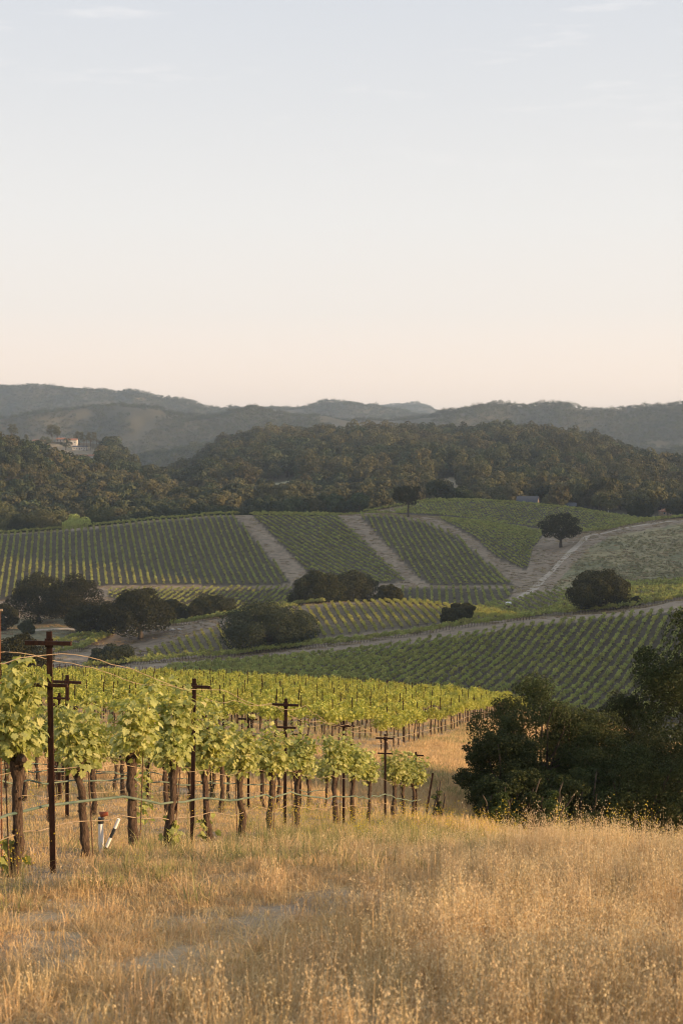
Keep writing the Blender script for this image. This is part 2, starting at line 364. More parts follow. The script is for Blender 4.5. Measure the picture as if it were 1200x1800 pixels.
curve_px(1150, [(-900, 790), (-300, 795), (0, 804), (50, 817), (100, 842), (150, 858), (200, 868), (270, 876), (400, 874), (600, 866), (800, 856), (1000, 860), (1200, 872), (1800, 870)])
curve_px(1400, [(-900, 775), (-300, 785), (0, 808), (50, 822), (90, 836), (140, 840), (180, 818), (220, 834), (255, 864), (300, 862), (345, 848), (400, 826), (600, 811), (800, 806), (1000, 810), (1200, 838), (1800, 860)])
curve_px(1600, [(-900, 772), (-300, 778), (0, 783), (50, 786), (150, 796), (190, 800), (230, 838), (265, 864), (300, 862), (340, 848), (400, 808), (500, 794), (640, 786), (760, 789), (870, 785), (960, 790), (1050, 803), (1130, 826), (1200, 852), (1500, 862), (1800, 870)])
curve_px(1760, [(-900, 772), (-300, 776), (0, 777), (50, 774), (150, 776), (190, 785), (230, 838), (265, 864), (300, 858), (340, 836), (400, 798), (500, 780), (640, 773), (760, 777), (870, 772), (960, 777), (1050, 792), (1130, 820), (1200, 850), (1400, 856), (1800, 880)])
curve_px(2250, [(-900, 860), (0, 862), (600, 862), (1150, 858), (1800, 850)])
curve_px(2700, [(-900, 832), (0, 834), (200, 830), (250, 811), (300, 801), (340, 793), (400, 788), (600, 792), (1000, 800), (1160, 806), (1200, 797), (1800, 790)])
curve_px(3000, [(-900, 800), (0, 800), (300, 806), (600, 806), (1800, 806)])
curve_px(3600, [(-900, 735), (-300, 735), (0, 733), (60, 727), (150, 725), (260, 720), (300, 727), (400, 730), (500, 724), (567, 719), (633, 722), (700, 723), (800, 724), (830, 730), (867, 722), (920, 720), (983, 718), (1033, 728), (1083, 731), (1133, 726), (1200, 720), (1500, 735), (1800, 740)])
curve_px(4200, [(-900, 765), (0, 768), (600, 768), (1800, 775)])
curve_px(5200, [(-900, 690), (-300, 684), (0, 680), (50, 675), (83, 677), (133, 683), (187, 691), (210, 694), (230, 690), (253, 693), (300, 706), (333, 708), (360, 712), (400, 713), (443, 717), (477, 712), (500, 715), (540, 718), (580, 713), (617, 713), (643, 718), (700, 730), (800, 738), (1800, 740)])
curve_px(6200, [(-900, 760), (0, 755), (600, 745), (1800, 765)])
curve_px(7800, [(-900, 740), (0, 738), (600, 728), (643, 719), (660, 713), (690, 711), (727, 712), (750, 716), (770, 724), (850, 738), (1800, 745)])
curve_px(9500, [(-900, 780), (600, 775), (1800, 780)])

A_COLS = np.concatenate([-np.geomspace(1.3, 0.285, 60), np.linspace(-0.28, 0.28, 561), np.geomspace(0.285, 1.3, 60)])
T_ROWS = np.linspace(math.log(2.0), math.log(9500 + Y_OFF), 1150)
def build_table():
    tk = np.stack([pchip(c[0], c[1], A_COLS) for c in curves]); sk = np.stack([pchip(c[0], c[2], A_COLS) for c in curves])
    S = np.empty((len(A_COLS), len(T_ROWS)))
    for i in range(len(A_COLS)): S[i] = pchip(tk[:, i], sk[:, i], T_ROWS)
    return S
S_TAB = build_table()
YY = np.exp(T_ROWS) - Y_OFF
gX = A_COLS[:, None] * (YY + Y_OFF)[None]; gY = np.broadcast_to(YY[None], gX.shape)
gZ = S_TAB * (YY + Y_OFF)[None]
gZ = gZ + (fbm(gX * 0.9, gY * 0.9, 3, 3) - 0.5) * 0.16 * smooth(80, 20, gY)
gZ = gZ + (fbm(gX * 0.06, gY * 0.06, 5, 3) - 0.5) * 1.2 * smooth(30, 200, gY) * smooth(1000, 500, gY)
gZ = gZ + (fbm(gX / 110, gY / 110, 8, 4) - 0.5) * 14 * smooth(900, 1150, gY) * smooth(2100, 1700, gY)
rdg = 1 - np.abs(2 * fbm(gX / 520, gY / 760, 21, 5) - 1) * 2
gZ = gZ + (rdg - 0.6) * 46 * smooth(2300, 3000, gY)
Z_TAB = gZ
def ground(X, Y):
    X = np.asarray(X, float); Y = np.asarray(Y, float)
    a = X / (Y + Y_OFF); t = np.log(np.maximum(Y + Y_OFF, 2.001))
    i = np.clip(np.searchsorted(A_COLS, a) - 1, 0, len(A_COLS) - 2)
    fa = np.clip((a - A_COLS[i]) / (A_COLS[i + 1] - A_COLS[i]), 0, 1)
    ft = (t - T_ROWS[0]) / (T_ROWS[1] - T_ROWS[0]); j = np.clip(np.floor(ft).astype(int), 0, len(T_ROWS) - 2); ft = np.clip(ft - j, 0, 1)
    return (Z_TAB[i, j] * (1 - fa) + Z_TAB[i + 1, j] * fa) * (1 - ft) + (Z_TAB[i, j + 1] * (1 - fa) + Z_TAB[i + 1, j + 1] * fa) * ft
def hit(u, v, y0=5.0, y1=9000.0):
    """First ground point on the ray of pixel (u, v) between depths y0 and y1 (the nearest approach if there is none)."""
    Y = np.geomspace(y0, y1, 1500)
    X, _, Z = unproj(u, v, Y); g = ground(X, Y); d = Z - g
    k = np.nonzero(d <= 0)[0]
    if len(k) and k[0] > 0:
        i = k[0]; f = d[i - 1] / (d[i - 1] - d[i]); y = Y[i - 1] + f * (Y[i] - Y[i - 1])
    else: y = Y[np.argmin(np.abs(d))]
    x = float(unproj(u, v, y)[0]); return np.array([x, y, float(ground(x, y))])

# vineyard blocks: (polygon in frame pixels, depth range, row heading in degrees from +Y, row spacing, vine spacing)
BLOCKS = {
 'C': ([(300, 1176), (440, 1162), (600, 1149), (800, 1121), (930, 1101), (1000, 1093), (1100, 1084), (1290, 1066), (1290, 1300), (905, 1300), (700, 1300), (450, 1280), (250, 1200)], (300, 416), 20.0, 2.45, 1.4),
 'D': ([(245, 1152), (330, 1122), (420, 1094), (520, 1074), (600, 1062), (700, 1058), (800, 1068), (925, 1087), (800, 1095), (700, 1107), (600, 1119), (400, 1146), (260, 1158)], (432, 503), -8.0, 2.75, 1.35),
 'E1': ([(190, 1038), (512, 1034), (514, 1070), (420, 1080), (330, 1090), (300, 1070), (190, 1052)], (530, 598), 17.0, 2.7, 1.6),
 'E2': ([(706, 1036), (904, 1034), (896, 1050), (840, 1075), (700, 1072)], (530, 598), 3.0, 3.0, 1.6),
 'F': ([(830, 1076), (843, 1068), (933, 1048), (1000, 1038), (1100, 1025), (1290, 1018), (1290, 1042), (1100, 1068), (1000, 1079), (930, 1087)], (436, 547), -6.0, 2.5, 1.9),
 'G1': ([(-40, 944), (100, 935), (200, 925), (300, 915), (412, 907), (512, 1024), (495, 1029), (190, 1030), (100, 1042), (-40, 1060)], (594, 732), -11.0, 3.0, 1.5),
 'G2': ([(442, 905), (560, 906), (592, 907), (712, 1022), (650, 1029), (560, 1029), (520, 985)], (596, 734), -27.0, 2.9, 1.7),
 'G3': ([(632, 908), (700, 909), (755, 922), (800, 941), (850, 985), (902, 1028), (760, 1030), (735, 1016)], (596, 732), -6.0, 3.0, 1.6),
 'G4': ([(770, 911), (850, 918), (950, 931), (956, 938), (936, 965), (925, 1003), (880, 985), (830, 945)], (615, 775), -18.0, 2.9, 1.7),
 'G5': ([(690, 899), (760, 880), (820, 876), (880, 880), (950, 886), (1000, 891), (1060, 900), (1142, 913), (1080, 928), (1010, 933), (940, 928), (850, 917), (760, 907), (700, 905)], (780, 853), 88.0, 3.2, 1.8),
}
ROWLINES = [  # single rows along a headland: pixel polyline, depth range, doubled
 ([(150, 1176), (250, 1168), (352, 1158), (528, 1140), (704, 1121), (828, 1102), (935, 1090)], (405, 436)),
 ([(150, 1174), (250, 1165), (352, 1155), (528, 1137), (704, 1118), (828, 1099), (935, 1088)], (405, 440)),
 ([(300, 1098), (360, 1088), (420, 1080), (520, 1066), (570, 1062)], (470, 502)),
 ([(300, 1101), (360, 1091), (420, 1083), (520, 1069)], (470, 502)),
 ([(100, 1152), (143, 1145), (200, 1118)], (440, 500)), ([(96, 1146), (143, 1138), (200, 1115)], (440, 500)), ([(94, 1138), (150, 1127), (200, 1113)], (440, 500)), ([(93, 1131), (150, 1121), (205, 1111)], (440, 505)),
 ([(-20, 938), (150, 923), (260, 914), (420, 905)], (722, 750)),
 ([(440, 905), (560, 905), (640, 904), (720, 903)], (726, 775)),
 ([(640, 901), (690, 893), (740, 884), (780, 880)], (790, 852)),
 ([(1010, 934), (1080, 928), (1140, 916), (1210, 907)], (720, 850)),
 ([(1020, 937), (1080, 931), (1140, 919), (1210, 910)], (715, 850)),
 ([(985, 1082), (1100, 1071), (1210, 1052)], (425, 445)),
]
ROAD_PTS = [(905, 1056, 545, 600), (925, 1042, 560, 620), (950, 1022, 570, 650), (975, 998, 590, 680), (1000, 972, 600, 720), (1022, 952, 640, 735), (1042, 940, 680, 745), (1075, 934, 700, 760), (1120, 924, 700, 770), (1215, 912, 690, 800)]

def paint_ground():
    X, Y, Z = gX, gY, gZ
    u, v = proj(X, np.maximum(Y, 0.5), Z); infr = Y > 3
    n = fbm(X * 0.05, Y * 0.05, 31, 4); n2 = fbm(X * 0.7, Y * 0.7, 33, 4)
    C = np.empty(X.shape + (3,)); G = np.zeros(X.shape)
    def put(mask, col):
        m = np.clip(mask, 0, 1)[..., None]; C[:] = C * (1 - m) + np.array(col) * m
    C[:] = (0.30, 0.23, 0.135)
    # dry grass headlands and hills
    put(smooth(0.35, 0.7, n), (0.34, 0.265, 0.16))
    put(((Y > 240) & (Y < 900)).astype(float), (0.28, 0.22, 0.155))
    for k, (poly, yr, h, rs, vs) in BLOCKS.items():
        m = inpoly(u, v, poly) & (Y > yr[0] - 12) & (Y < yr[1] + 2)
        put(m.astype(float), (0.105, 0.088, 0.062) if k not in ('D', 'F') else (0.165, 0.135, 0.09))
    # meadow hill on the right, floor of the little valley on the left
    hm = inpoly(u, v, [(965, 1040), (1000, 1000), (1035, 962), (1075, 942), (1210, 918), (1700, 860), (1700, 1010), (1210, 1017), (1100, 1022), (1000, 1034)]) & (Y > 545) & (Y < 740)
    put(hm * 0.9, (0.29, 0.25, 0.135)); put(hm * smooth(0.45, 0.62, fbm(X * 0.09, Y * 0.05, 41, 4)), (0.20, 0.19, 0.105))
    lf = inpoly(u, v, [(-100, 1180), (-100, 1085), (180, 1085), (200, 1112), (90, 1130), (90, 1180)]) & (Y > 425) & (Y < 560)
    put(lf * 1.0, (0.20, 0.18, 0.105))
    # woodland floor and far ridges
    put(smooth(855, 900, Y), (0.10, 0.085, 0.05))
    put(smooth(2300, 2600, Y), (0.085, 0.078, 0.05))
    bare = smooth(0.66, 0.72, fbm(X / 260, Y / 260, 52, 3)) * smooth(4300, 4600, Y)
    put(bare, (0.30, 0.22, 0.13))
    put((inpoly(u, v, [(48, 778), (150, 784), (175, 792), (170, 806), (60, 800)]) & (Y > 1450) & (Y < 1760)).astype(float), (0.27, 0.225, 0.15))
    put((inpoly(u, v, [(440, 858), (520, 843), (525, 850), (445, 868)]) & (Y > 1050) & (Y < 1400)).astype(float), (0.36, 0.33, 0.2))
    put((inpoly(u, v, [(755, 850), (795, 838), (815, 862), (818, 880), (800, 880)]) & (Y > 1000) & (Y < 1400)).astype(float), (0.36, 0.30, 0.2))
    # near vineyard soil, headland, cart tracks
    near = smooth(235, 215, Y)
    put(near, (0.38, 0.275, 0.14))
    d = X - xrow(Y)
    vine = smooth(0.9, 0.2, d) * ((Y < 41) | (Y > 62)) * near
    vine = np.where(Y > 60, smooth(-4.0, -4.8, d) * near, vine)
    put(vine * 0.85, (0.29, 0.22, 0.145)); G += vine * 0.5
    put(vine * smooth(0.5, 0.62, n2), (0.36, 0.26, 0.13))
    # two wheel tracks swinging from the lower left round to the right
    for off in (0.0, -1.6):
        tx = -1.3 + off + 0.24 * (Y - 6.8)
        w = smooth(0.40, 0.12, np.abs(X - tx)) * smooth(24, 16, Y) * smooth(0.36, 0.54, fbm(X * 0.8, Y * 0.5, 61, 3))
        put(w * 0.85, (0.46, 0.34, 0.205)); G += w * 0.25
    sp = smooth(0.60, 0.70, fbm(X * 1.1, Y * 1.1, 67, 3)) * smooth(1.5, 0.0, X - 0.2 * Y) * smooth(45, 25, Y)
    put(sp * 0.8, (0.40, 0.30, 0.19)); G += sp * 0.35
    C *= (0.86 + 0.28 * n)[..., None]
    return np.clip(C, 0.01, 1), np.clip(G, 0, 1)
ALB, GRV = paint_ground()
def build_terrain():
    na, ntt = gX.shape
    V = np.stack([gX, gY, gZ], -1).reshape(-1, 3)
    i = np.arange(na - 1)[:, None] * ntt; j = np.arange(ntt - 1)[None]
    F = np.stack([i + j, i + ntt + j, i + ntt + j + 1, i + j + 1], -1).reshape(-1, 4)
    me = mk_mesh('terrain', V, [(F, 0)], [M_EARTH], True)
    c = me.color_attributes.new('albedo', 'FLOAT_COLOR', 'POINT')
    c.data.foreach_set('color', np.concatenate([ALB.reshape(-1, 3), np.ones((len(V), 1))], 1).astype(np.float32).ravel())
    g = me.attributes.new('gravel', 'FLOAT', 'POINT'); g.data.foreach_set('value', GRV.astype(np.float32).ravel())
    o = link('terrain', me)
    tag(o, 'rolling hills of dry grass, bare vineyard soil and far wooded ridges', 'terrain', kind='structure')
build_terrain()
def ribbon(name, pts, width, mat, lift):
    P = np.array([hit(*p) for p in pts])
    s = np.concatenate([[0], np.cumsum(np.linalg.norm(np.diff(P[:, :2], axis=0), axis=1))])
    q = np.linspace(0, s[-1], int(s[-1] / 1.2))
    x = pchip(s, P[:, 0], q); y = pchip(s, P[:, 1], q)
    tx = np.gradient(x); ty = np.gradient(y); l = np.hypot(tx, ty); nx, ny = -ty / l, tx / l
    w = width * (0.85 + 0.3 * noise2(q * 0.1, 0 * q, 5))
    cols = np.linspace(-0.5, 0.5, 9)
    V = []
    for c in cols:
        xx = x + nx * w * c; yy = y + ny * w * c
        V.append(np.stack([xx, yy, ground(xx, yy) + lift - (abs(c) > 0.45) * lift * 2], -1))
    V = np.stack(V); n = len(q)
    i = np.arange(len(cols) - 1)[:, None] * n; j = np.arange(n - 1)[None]
    F = np.stack([i + j, i + j + 1, i + n + j + 1, i + n + j], -1).reshape(-1, 4)
    return link(name, mk_mesh(name, V.reshape(-1, 3), [(F, 0)], [mat], True))
M_ROAD = surf_mat('dirt_road', (0.34, 0.28, 0.21), (0.48, 0.41, 0.32), 0.4, 8, 0.95, 0.3)
tag(ribbon('dirt_road', ROAD_PTS, 4.2, M_ROAD, 0.12), 'pale dirt road climbing past the lone oak between vineyard and meadow hill', 'road', kind='structure')
tag(ribbon('farm_lane', [(52, 1108, 440, 560), (80, 1107, 440, 560), (120, 1105, 440, 560), (150, 1108, 440, 560)], 5.0, M_ROAD, 0.12), 'short grey lane among the oaks on the left', 'road', kind='structure')
# ------------------------------------------------------------------ visibility on the terrain
ELEV = Z_TAB / np.maximum(YY, 1.0)[None]; ELEV[:, YY < 4] = -9
CMAX = np.maximum.accumulate(ELEV, axis=1)
def visible(X, Y, top, slack=0.0, back=6.0):
    """True where a point at height top shows above the ground in front of it."""
    Yb = np.maximum(Y - back, 1.0)
    a = X / (Y + Y_OFF); i = np.clip(np.searchsorted(A_COLS, a), 0, len(A_COLS) - 1)
    j = np.clip(((np.log(Yb + Y_OFF) - T_ROWS[0]) / (T_ROWS[1] - T_ROWS[0])).astype(int), 0, len(T_ROWS) - 1)
    return (top + slack) / Y > CMAX[i, j]

# ------------------------------------------------------------------ leaf and crown builders
def rand_dirs(n, g):
    d = g.normal(size=(n, 3)); return d / np.linalg.norm(d, axis=1)[:, None]
def cards(P, N, size, g, aspect=0.55, fold=0.18):
    """Diamond leaf faces at P with normals N."""
    n = len(P); size = np.broadcast_to(size, (n,))
    r = rand_dirs(n, g); T = np.cross(N, r); T /= np.linalg.norm(T, axis=1)[:, None] + 1e-9; B = np.cross(N, T)
    s = size[:, None]
    V = np.stack([P - T * s * 0.5, P + B * s * aspect * 0.5 + N * s * fold - T * s * 0.08, P + T * s * 0.5, P - B * s * aspect * 0.5 + N * s * fold - T * s * 0.08], 1).reshape(-1, 3)
    F = np.arange(n * 4).reshape(n, 4)
    return V, F
def lobes_on(rx, ry, rz, cz, k, g, size=(0.32, 0.5), low=-0.35, core=True):
    L = []
    if core: L.append((0, 0, cz, rx * 0.72, ry * 0.72, rz * 0.72))
    m = (rx + ry + rz) / 3
    for i in range(k):
        z = low + (1 - low) * (i + 0.5) / k; ph = i * 2.39996 + g.uniform(-0.5, 0.5); z = np.clip(z + g.uniform(-.12, .12), -1, 1)
        q = math.sqrt(max(0, 1 - z * z)); f = g.uniform(0.6, 0.86); s = g.uniform(*size) * m
        L.append((q * math.cos(ph) * rx * f, q * math.sin(ph) * ry * f, cz + z * rz * f, s * g.uniform(.9, 1.25), s * g.uniform(.9, 1.25), s * g.uniform(.7, .95)))
    return np.array(L)
def crown(L, n, size, g, depth=0.4, jit=0.55, aspect=0.55, inner=0.3):
    w = (L[:, 3] * L[:, 4] * L[:, 5]) ** 0.667; w[0] *= inner
    li = g.choice(len(L), n, p=w / w.sum())
    d = rand_dirs(n, g); r = 1 - depth * g.random(n) ** 1.6
    P = L[li, :3] + d * L[li, 3:] * r[:, None]
    N = d + rand_dirs(n, g) * jit; N /= np.linalg.norm(N, axis=1)[:, None]
    return cards(P, N, size * g.uniform(0.6, 1.3, n), g, aspect)
def limb(mb, p0, p1, r0, r1, g, n=7, wob=0.06, mi=0, sides=7):
    t = np.linspace(0, 1, n)[:, None]; p0 = np.array(p0, float); p1 = np.array(p1, float)
    L = np.linalg.norm(p1 - p0); P = p0 + (p1 - p0) * t + np.cumsum(g.normal(size=(n, 3)) * L * wob / n ** .5, 0) * t * (1 - 0.3 * t)
    mb.tube(P, np.linspace(r0, r1, n), sides, mi, 0.12, seed=int(g.integers(1e6)))
    return P[-1]
def tree_meshes(name, h, w, g, leaves, lsize, mleaf, base=0.16, k=14, trunks=1, lsz=(0.28, 0.44), low=-0.6, flat=1.0, depth=0.35, inner=0.3):
    """(trunk mesh, crown mesh) of a broad tree h tall and w wide."""
    cz = h * (base + (1 - base) / 2); rz = h * (1 - base) / 2 * flat
    L = lobes_on(w / 2, w / 2 * g.uniform(.85, 1.05), rz, cz, k, g, lsz, low)
    tb = MB(); tr = max(0.12, w * 0.028)
    for q in range(trunks):
        a = q * 2.4 + g.uniform(0, 6); off = 0.0 if trunks == 1 else w * 0.06
        b0 = np.array([off * math.cos(a), off * math.sin(a), -0.4]); fork = np.array([off * 2.2 * math.cos(a), off * 2.2 * math.sin(a), h * max(0.18, base * 1.1)])
        e = limb(tb, b0, fork, tr * 1.45, tr, g, 6, 0.05, sides=9)
        sel = g.choice(np.arange(1, len(L)), min(7, len(L) - 1), replace=False)
        for s in sel: limb(tb, e, L[s, :3] * np.array([.9, .9, .95]), tr * 0.6, tr * 0.12, g, 7, 0.10)
    ex = []
    for _ in range(k * 2):
        q = L[int(g.integers(1, len(L)))]; d = rand_dirs(1, g)[0]; d[2] = abs(d[2]) - .25
        ex.append((*(q[:3] + d * q[3:] * .95), *(q[3:] * g.uniform(.25, .5))))
    V, F = crown(np.vstack([L, ex]), leaves, lsize, g, depth, inner=inner)
    return tb.mesh(name + '_trunk', [M_TRUNK], True), mk_mesh(name + '_crown', V, [(F, 0)], [mleaf])
def scatter(name, sources, P, rot, scl, idx, mats=None):
    """One stuff object whose points carry instances of the source meshes."""
    n = len(P)
    me = bpy.data.meshes.new(name); me.vertices.add(n); me.vertices.foreach_set('co', np.asarray(P, np.float32).ravel())
    if np.ndim(rot) == 1: rot = np.stack([0 * rot, 0 * rot, rot], -1)
    if np.ndim(scl) == 1: scl = np.stack([scl] * 3, -1)
    a = me.attributes.new('rot', 'FLOAT_VECTOR', 'POINT'); a.data.foreach_set('vector', np.asarray(rot, np.float32).ravel())
    a = me.attributes.new('scl', 'FLOAT_VECTOR', 'POINT'); a.data.foreach_set('vector', np.asarray(scl, np.float32).ravel())
    a = me.attributes.new('idx', 'INT', 'POINT'); a.data.foreach_set('value', np.asarray(idx, np.int32))
    o = link(name, me)
    ng = bpy.data.node_groups.new(name + '_scatter', 'GeometryNodeTree')
    ng.interface.new_socket('Geometry', in_out='INPUT', socket_type='NodeSocketGeometry'); ng.interface.new_socket('Geometry', in_out='OUTPUT', socket_type='NodeSocketGeometry')
    gi = ng.nodes.new('NodeGroupInput'); go = ng.nodes.new('NodeGroupOutput')
    gti = ng.nodes.new('GeometryNodeGeometryToInstance')
    for k, s in enumerate(reversed(sources)):
        ob = bpy.data.objects.new(name + '_kind', s)
        oi = ng.nodes.new('GeometryNodeObjectInfo'); oi.inputs['Object'].default_value = ob; oi.inputs['As Instance'].default_value = False
        ng.links.new(oi.outputs['Geometry'], gti.inputs[0])
    iop = ng.nodes.new('GeometryNodeInstanceOnPoints'); iop.inputs['Pick Instance'].default_value = True
    def na(nm, dt):
        q = ng.nodes.new('GeometryNodeInputNamedAttribute'); q.data_type = dt; q.inputs['Name'].default_value = nm
        return [x for x in q.outputs if x.enabled and x.name == 'Attribute'][0]
    ng.links.new(gi.outputs[0], iop.inputs['Points']); ng.links.new(gti.outputs[0], iop.inputs['Instance'])
    ng.links.new(na('idx', 'INT'), iop.inputs['Instance Index']); ng.links.new(na('rot', 'FLOAT_VECTOR'), iop.inputs['Rotation']); ng.links.new(na('scl', 'FLOAT_VECTOR'), iop.inputs['Scale'])
    ng.links.new(iop.outputs[0], go.inputs[0])
    md = o.modifiers.new('scatter', 'NODES'); md.node_group = ng
    return o

# ------------------------------------------------------------------ grapevines of the near vineyard
LEAF_OUT = np.array([(0.0, 0.0), (0.16, -0.16), (0.36, -0.10), (0.36, 0.10), (0.58, 0.26), (0.42, 0.40), (0.50, 0.62), (0.27, 0.66), (0.18, 0.80), (0.0, 1.04),
                     (-0.18, 0.80), (-0.27, 0.66), (-0.50, 0.62), (-0.42, 0.40), (-0.58, 0.26), (-0.36, 0.10), (-0.36, -0.10), (-0.16, -0.16)])
def grape_leaves(P, tip, nrm, size, g):
    """Lobed leaves: base at P, pointing along tip, face normal nrm."""
    n = len(P)
    tip = tip / np.linalg.norm(tip, axis=1)[:, None]
    X = np.cross(tip, nrm); X /= np.linalg.norm(X, axis=1)[:, None] + 1e-9; N = np.cross(X, tip)
    o = np.vstack([LEAF_OUT, [(0, 0.38)]])
    droop = g.uniform(0.05, 0.5, n)[:, None]; cup = g.uniform(-0.25, 0.55, n)[:, None]
    h = cup * np.abs(o[None, :, 0]) ** 1.2 - droop * o[None, :, 1] ** 2 * 0.5 + g.normal(size=(n, len(o))) * 0.035
    V = P[:, None] + size[:, None, None] * (X[:, None] * o[None, :, :1] + tip[:, None] * o[None, :, 1:2] + N[:, None] * h[..., None])
    m = len(LEAF_OUT); q = np.arange(m); tri = np.stack([np.full(m, m), q, (q + 1) % m], -1)
    F = (np.arange(n)[:, None, None] * (m + 1) + tri[None]).reshape(-1, 3)
    return V.reshape(-1, 3), F
def vine_foliage(name, g, shoots=14, reach=0.21, spread=0.17, tall=(0.34, 0.84), lsize=(0.028, 0.078), hang=0, per=42, extra=230):
    mb = MB(); LP, LT, LN = [], [], []
    specs = [(False, g.uniform(*tall)) for _ in range(shoots)] + [(True, g.uniform(0.55, 0.75)) for _ in range(hang)]
    for hg, Ls in specs:
        y0 = g.uniform(-spread, spread); p0 = np.array([g.normal() * 0.05, y0, 0.90 + g.uniform(-.04, .12)])
        ph = g.uniform(0, 2 * np.pi); out = np.array([math.cos(ph), math.sin(ph), 0])
        t = np.linspace(0, 1, 7)
        if hg: P = p0 + out * (0.36 * np.sin(t * 1.9))[:, None] + np.array([0, 0, 1]) * (0.16 * np.sin(t * 3.1) - 0.62 * t ** 1.6)[:, None]
        else: P = p0 + out * (reach * g.uniform(.4, 1.25) * t ** 0.8)[:, None] + np.array([0, 0, 1]) * (Ls * (t - 0.18 * t ** 3))[:, None]
        P += np.cumsum(g.normal(size=P.shape) * 0.012, 0)
        mb.tube(P, np.linspace(0.0065, 0.002, 7), 5, 1, caps=False)
        m = per + (10 if hg else 0); s = np.sort(g.uniform(0.05, 1.02, m))
        for k in range(m):
            f = s[k] * 6; i = min(int(f), 5); b = P[i] + (P[i + 1] - P[i]) * (f - i)
            a = g.uniform(0, 2 * np.pi); d = np.array([math.cos(a), math.sin(a), g.uniform(-0.1, 0.5)]) * g.uniform(.04, .12) * (1.15 - 0.5 * s[k])
            LP.append(b + d); LT.append(d / np.linalg.norm(d) + np.array([0, 0, -g.uniform(0.2, 1.2)])); LN.append(d / np.linalg.norm(d) * g.uniform(.2, 1.0) + np.array([0, 0, g.uniform(0.1, 1.0)]) + g.normal(size=3) * 0.35)
    n = extra
    d = rand_dirs(n, g); r = g.random(n) ** 0.4
    Q = d * r[:, None] * np.array([reach * 1.2, spread + reach * .8, 0.30]) + np.array([0, 0, 1.14])
    LP += list(Q); LT += list(d * [1, 1, 0.3] + np.array([0, 0, -0.6]) + g.normal(size=(n, 3)) * .3); LN += list(d + np.array([0, 0, 0.4]) + g.normal(size=(n, 3)) * .4)
    sz = lsize[0] + (lsize[1] - lsize[0]) * g.random(len(LP)) ** 0.8
    V, F = grape_leaves(np.array(LP), np.array(LT), np.array(LN), sz, g); mb.add(V, F, 0)
    return mb.mesh(name, [M_VINELEAF, M_SHOOT])
def vine_trunk(name, g, r=0.052, h=0.93, lean=0.05):
    mb = MB(); n = 14; t = np.linspace(0, 1, n)
    P = np.stack([np.cumsum(g.normal(size=n) * 0.008) + lean * g.uniform(-1, 1) * t, np.cumsum(g.normal(size=n) * 0.010) + lean * g.uniform(-1, 1) * t, -0.12 + (h + 0.12) * t], -1)
    rr = r * (1.15 - 0.45 * t + 0.75 * np.exp(-((t - 0.97) / 0.09) ** 2) + 0.5 * np.exp(-(t / 0.12) ** 2)) * g.uniform(.88, 1.12, n)
    mb.tube(P, rr, 10, 0, 0.20, seed=int(g.integers(1e6)))
    for s in (-1, 1):
        e = P[-1] + np.array([g.normal() * .02, s * g.uniform(.16, .27), g.uniform(0.0, .06)])
        mb.tube(np.array([P[-1] - [0, 0, .04], (P[-1] + e) / 2 + [0, 0, .02], e]), [r * .95, r * .7, r * .45], 8, 0, 0.2, seed=int(g.integers(1e6)))
    for q in range(5):
        b = P[int(g.integers(3, 13))]; a = g.uniform(0, 6.28)
        mb.tube(np.array([b, b + np.array([math.cos(a), math.sin(a), g.uniform(.1, .8)]) * 0.055]), [r * .55, r * .2], 6, 0, 0.2)
    return mb.mesh(name, [M_BARK], True)
def rod_mesh(name, r, h, mat, z0=-0.2, off=0.0, lean=0.0):
    mb = MB(); mb.tube(np.array([[off, off, z0], [off + lean, off, h]]), r, 6); return mb.mesh(name, [mat], True)
gv = np.random.default_rng(11)
FOL = [vine_foliage('vine_leaves', gv, shoots=int(gv.integers(10, 14))) for _ in range(7)]
FOL_TALL = vine_foliage('vine_leaves', gv, shoots=15, tall=(0.5, 1.0), extra=220)
FOL_HANG = vine_foliage('vine_leaves', gv, shoots=14, tall=(0.5, 1.05), hang=3, extra=220)
TRK = [vine_trunk('vine_wood', gv, r=gv.uniform(.038, .052)) for _ in range(6)]
STK = rod_mesh('vine_stake_rod', 0.006, 1.15, M_STAKE, off=0.05, lean=0.03)
def sucker_mesh(g):
    n = 26; P = g.normal(size=(n, 3)) * [0.045, 0.045, 0.07] + [0.06, -0.05, 0.18]
    V, F = grape_leaves(P, g.normal(size=(n, 3)) + [0, 0, -.3], g.normal(size=(n, 3)) + [0, 0, .6], g.uniform(.05, .09, n), g)
    return mk_mesh('sucker_leaves', V, [(F, 0)], [M_VINELEAF])
SUCK = sucker_mesh(gv)
ROWROT = -math.atan(RSLOPE)
def medium_foliage(name, g, n=150, ls=0.15, R=(0.40, 0.50, 0.40), cz=1.22, mat=M_VINEFAR):
    L = lobes_on(R[0], R[1], R[2], cz, 8, g, (0.38, 0.6), -0.6)
    V, F = crown(L, n, ls, g, 0.8, 1.0, 0.85)
    return mk_mesh(name, V, [(F, 0)], [mat])
M_VINEMED = leaf_mat('vine_leaf_sunlit', (0.30, 0.34, 0.07), (0.48, 0.48, 0.13), 0.42, per_obj=0.16, tcol=(1.0, 0.93, 0.45))
FOLM = [medium_foliage('vine_leaves', gv, 190, 0.14, (0.30 + .07 * gv.random(), 0.38 + .12 * gv.random(), 0.32 + .12 * gv.random()), mat=M_VINEMED) for _ in range(7)]
def simple_trunk(name, g, r=0.038, h=0.95):
    mb = MB(); t = np.linspace(0, 1, 5); P = np.stack([g.normal(size=5) * .012, g.normal(size=5) * .012, -0.1 + (h + .1) * t], -1)
    mb.tube(P, r * (1.15 - .3 * t), 6, 0, 0.15); return mb.mesh(name, [M_BARK], True)
TRKM = [simple_trunk('vine_wood', gv) for _ in range(4)]
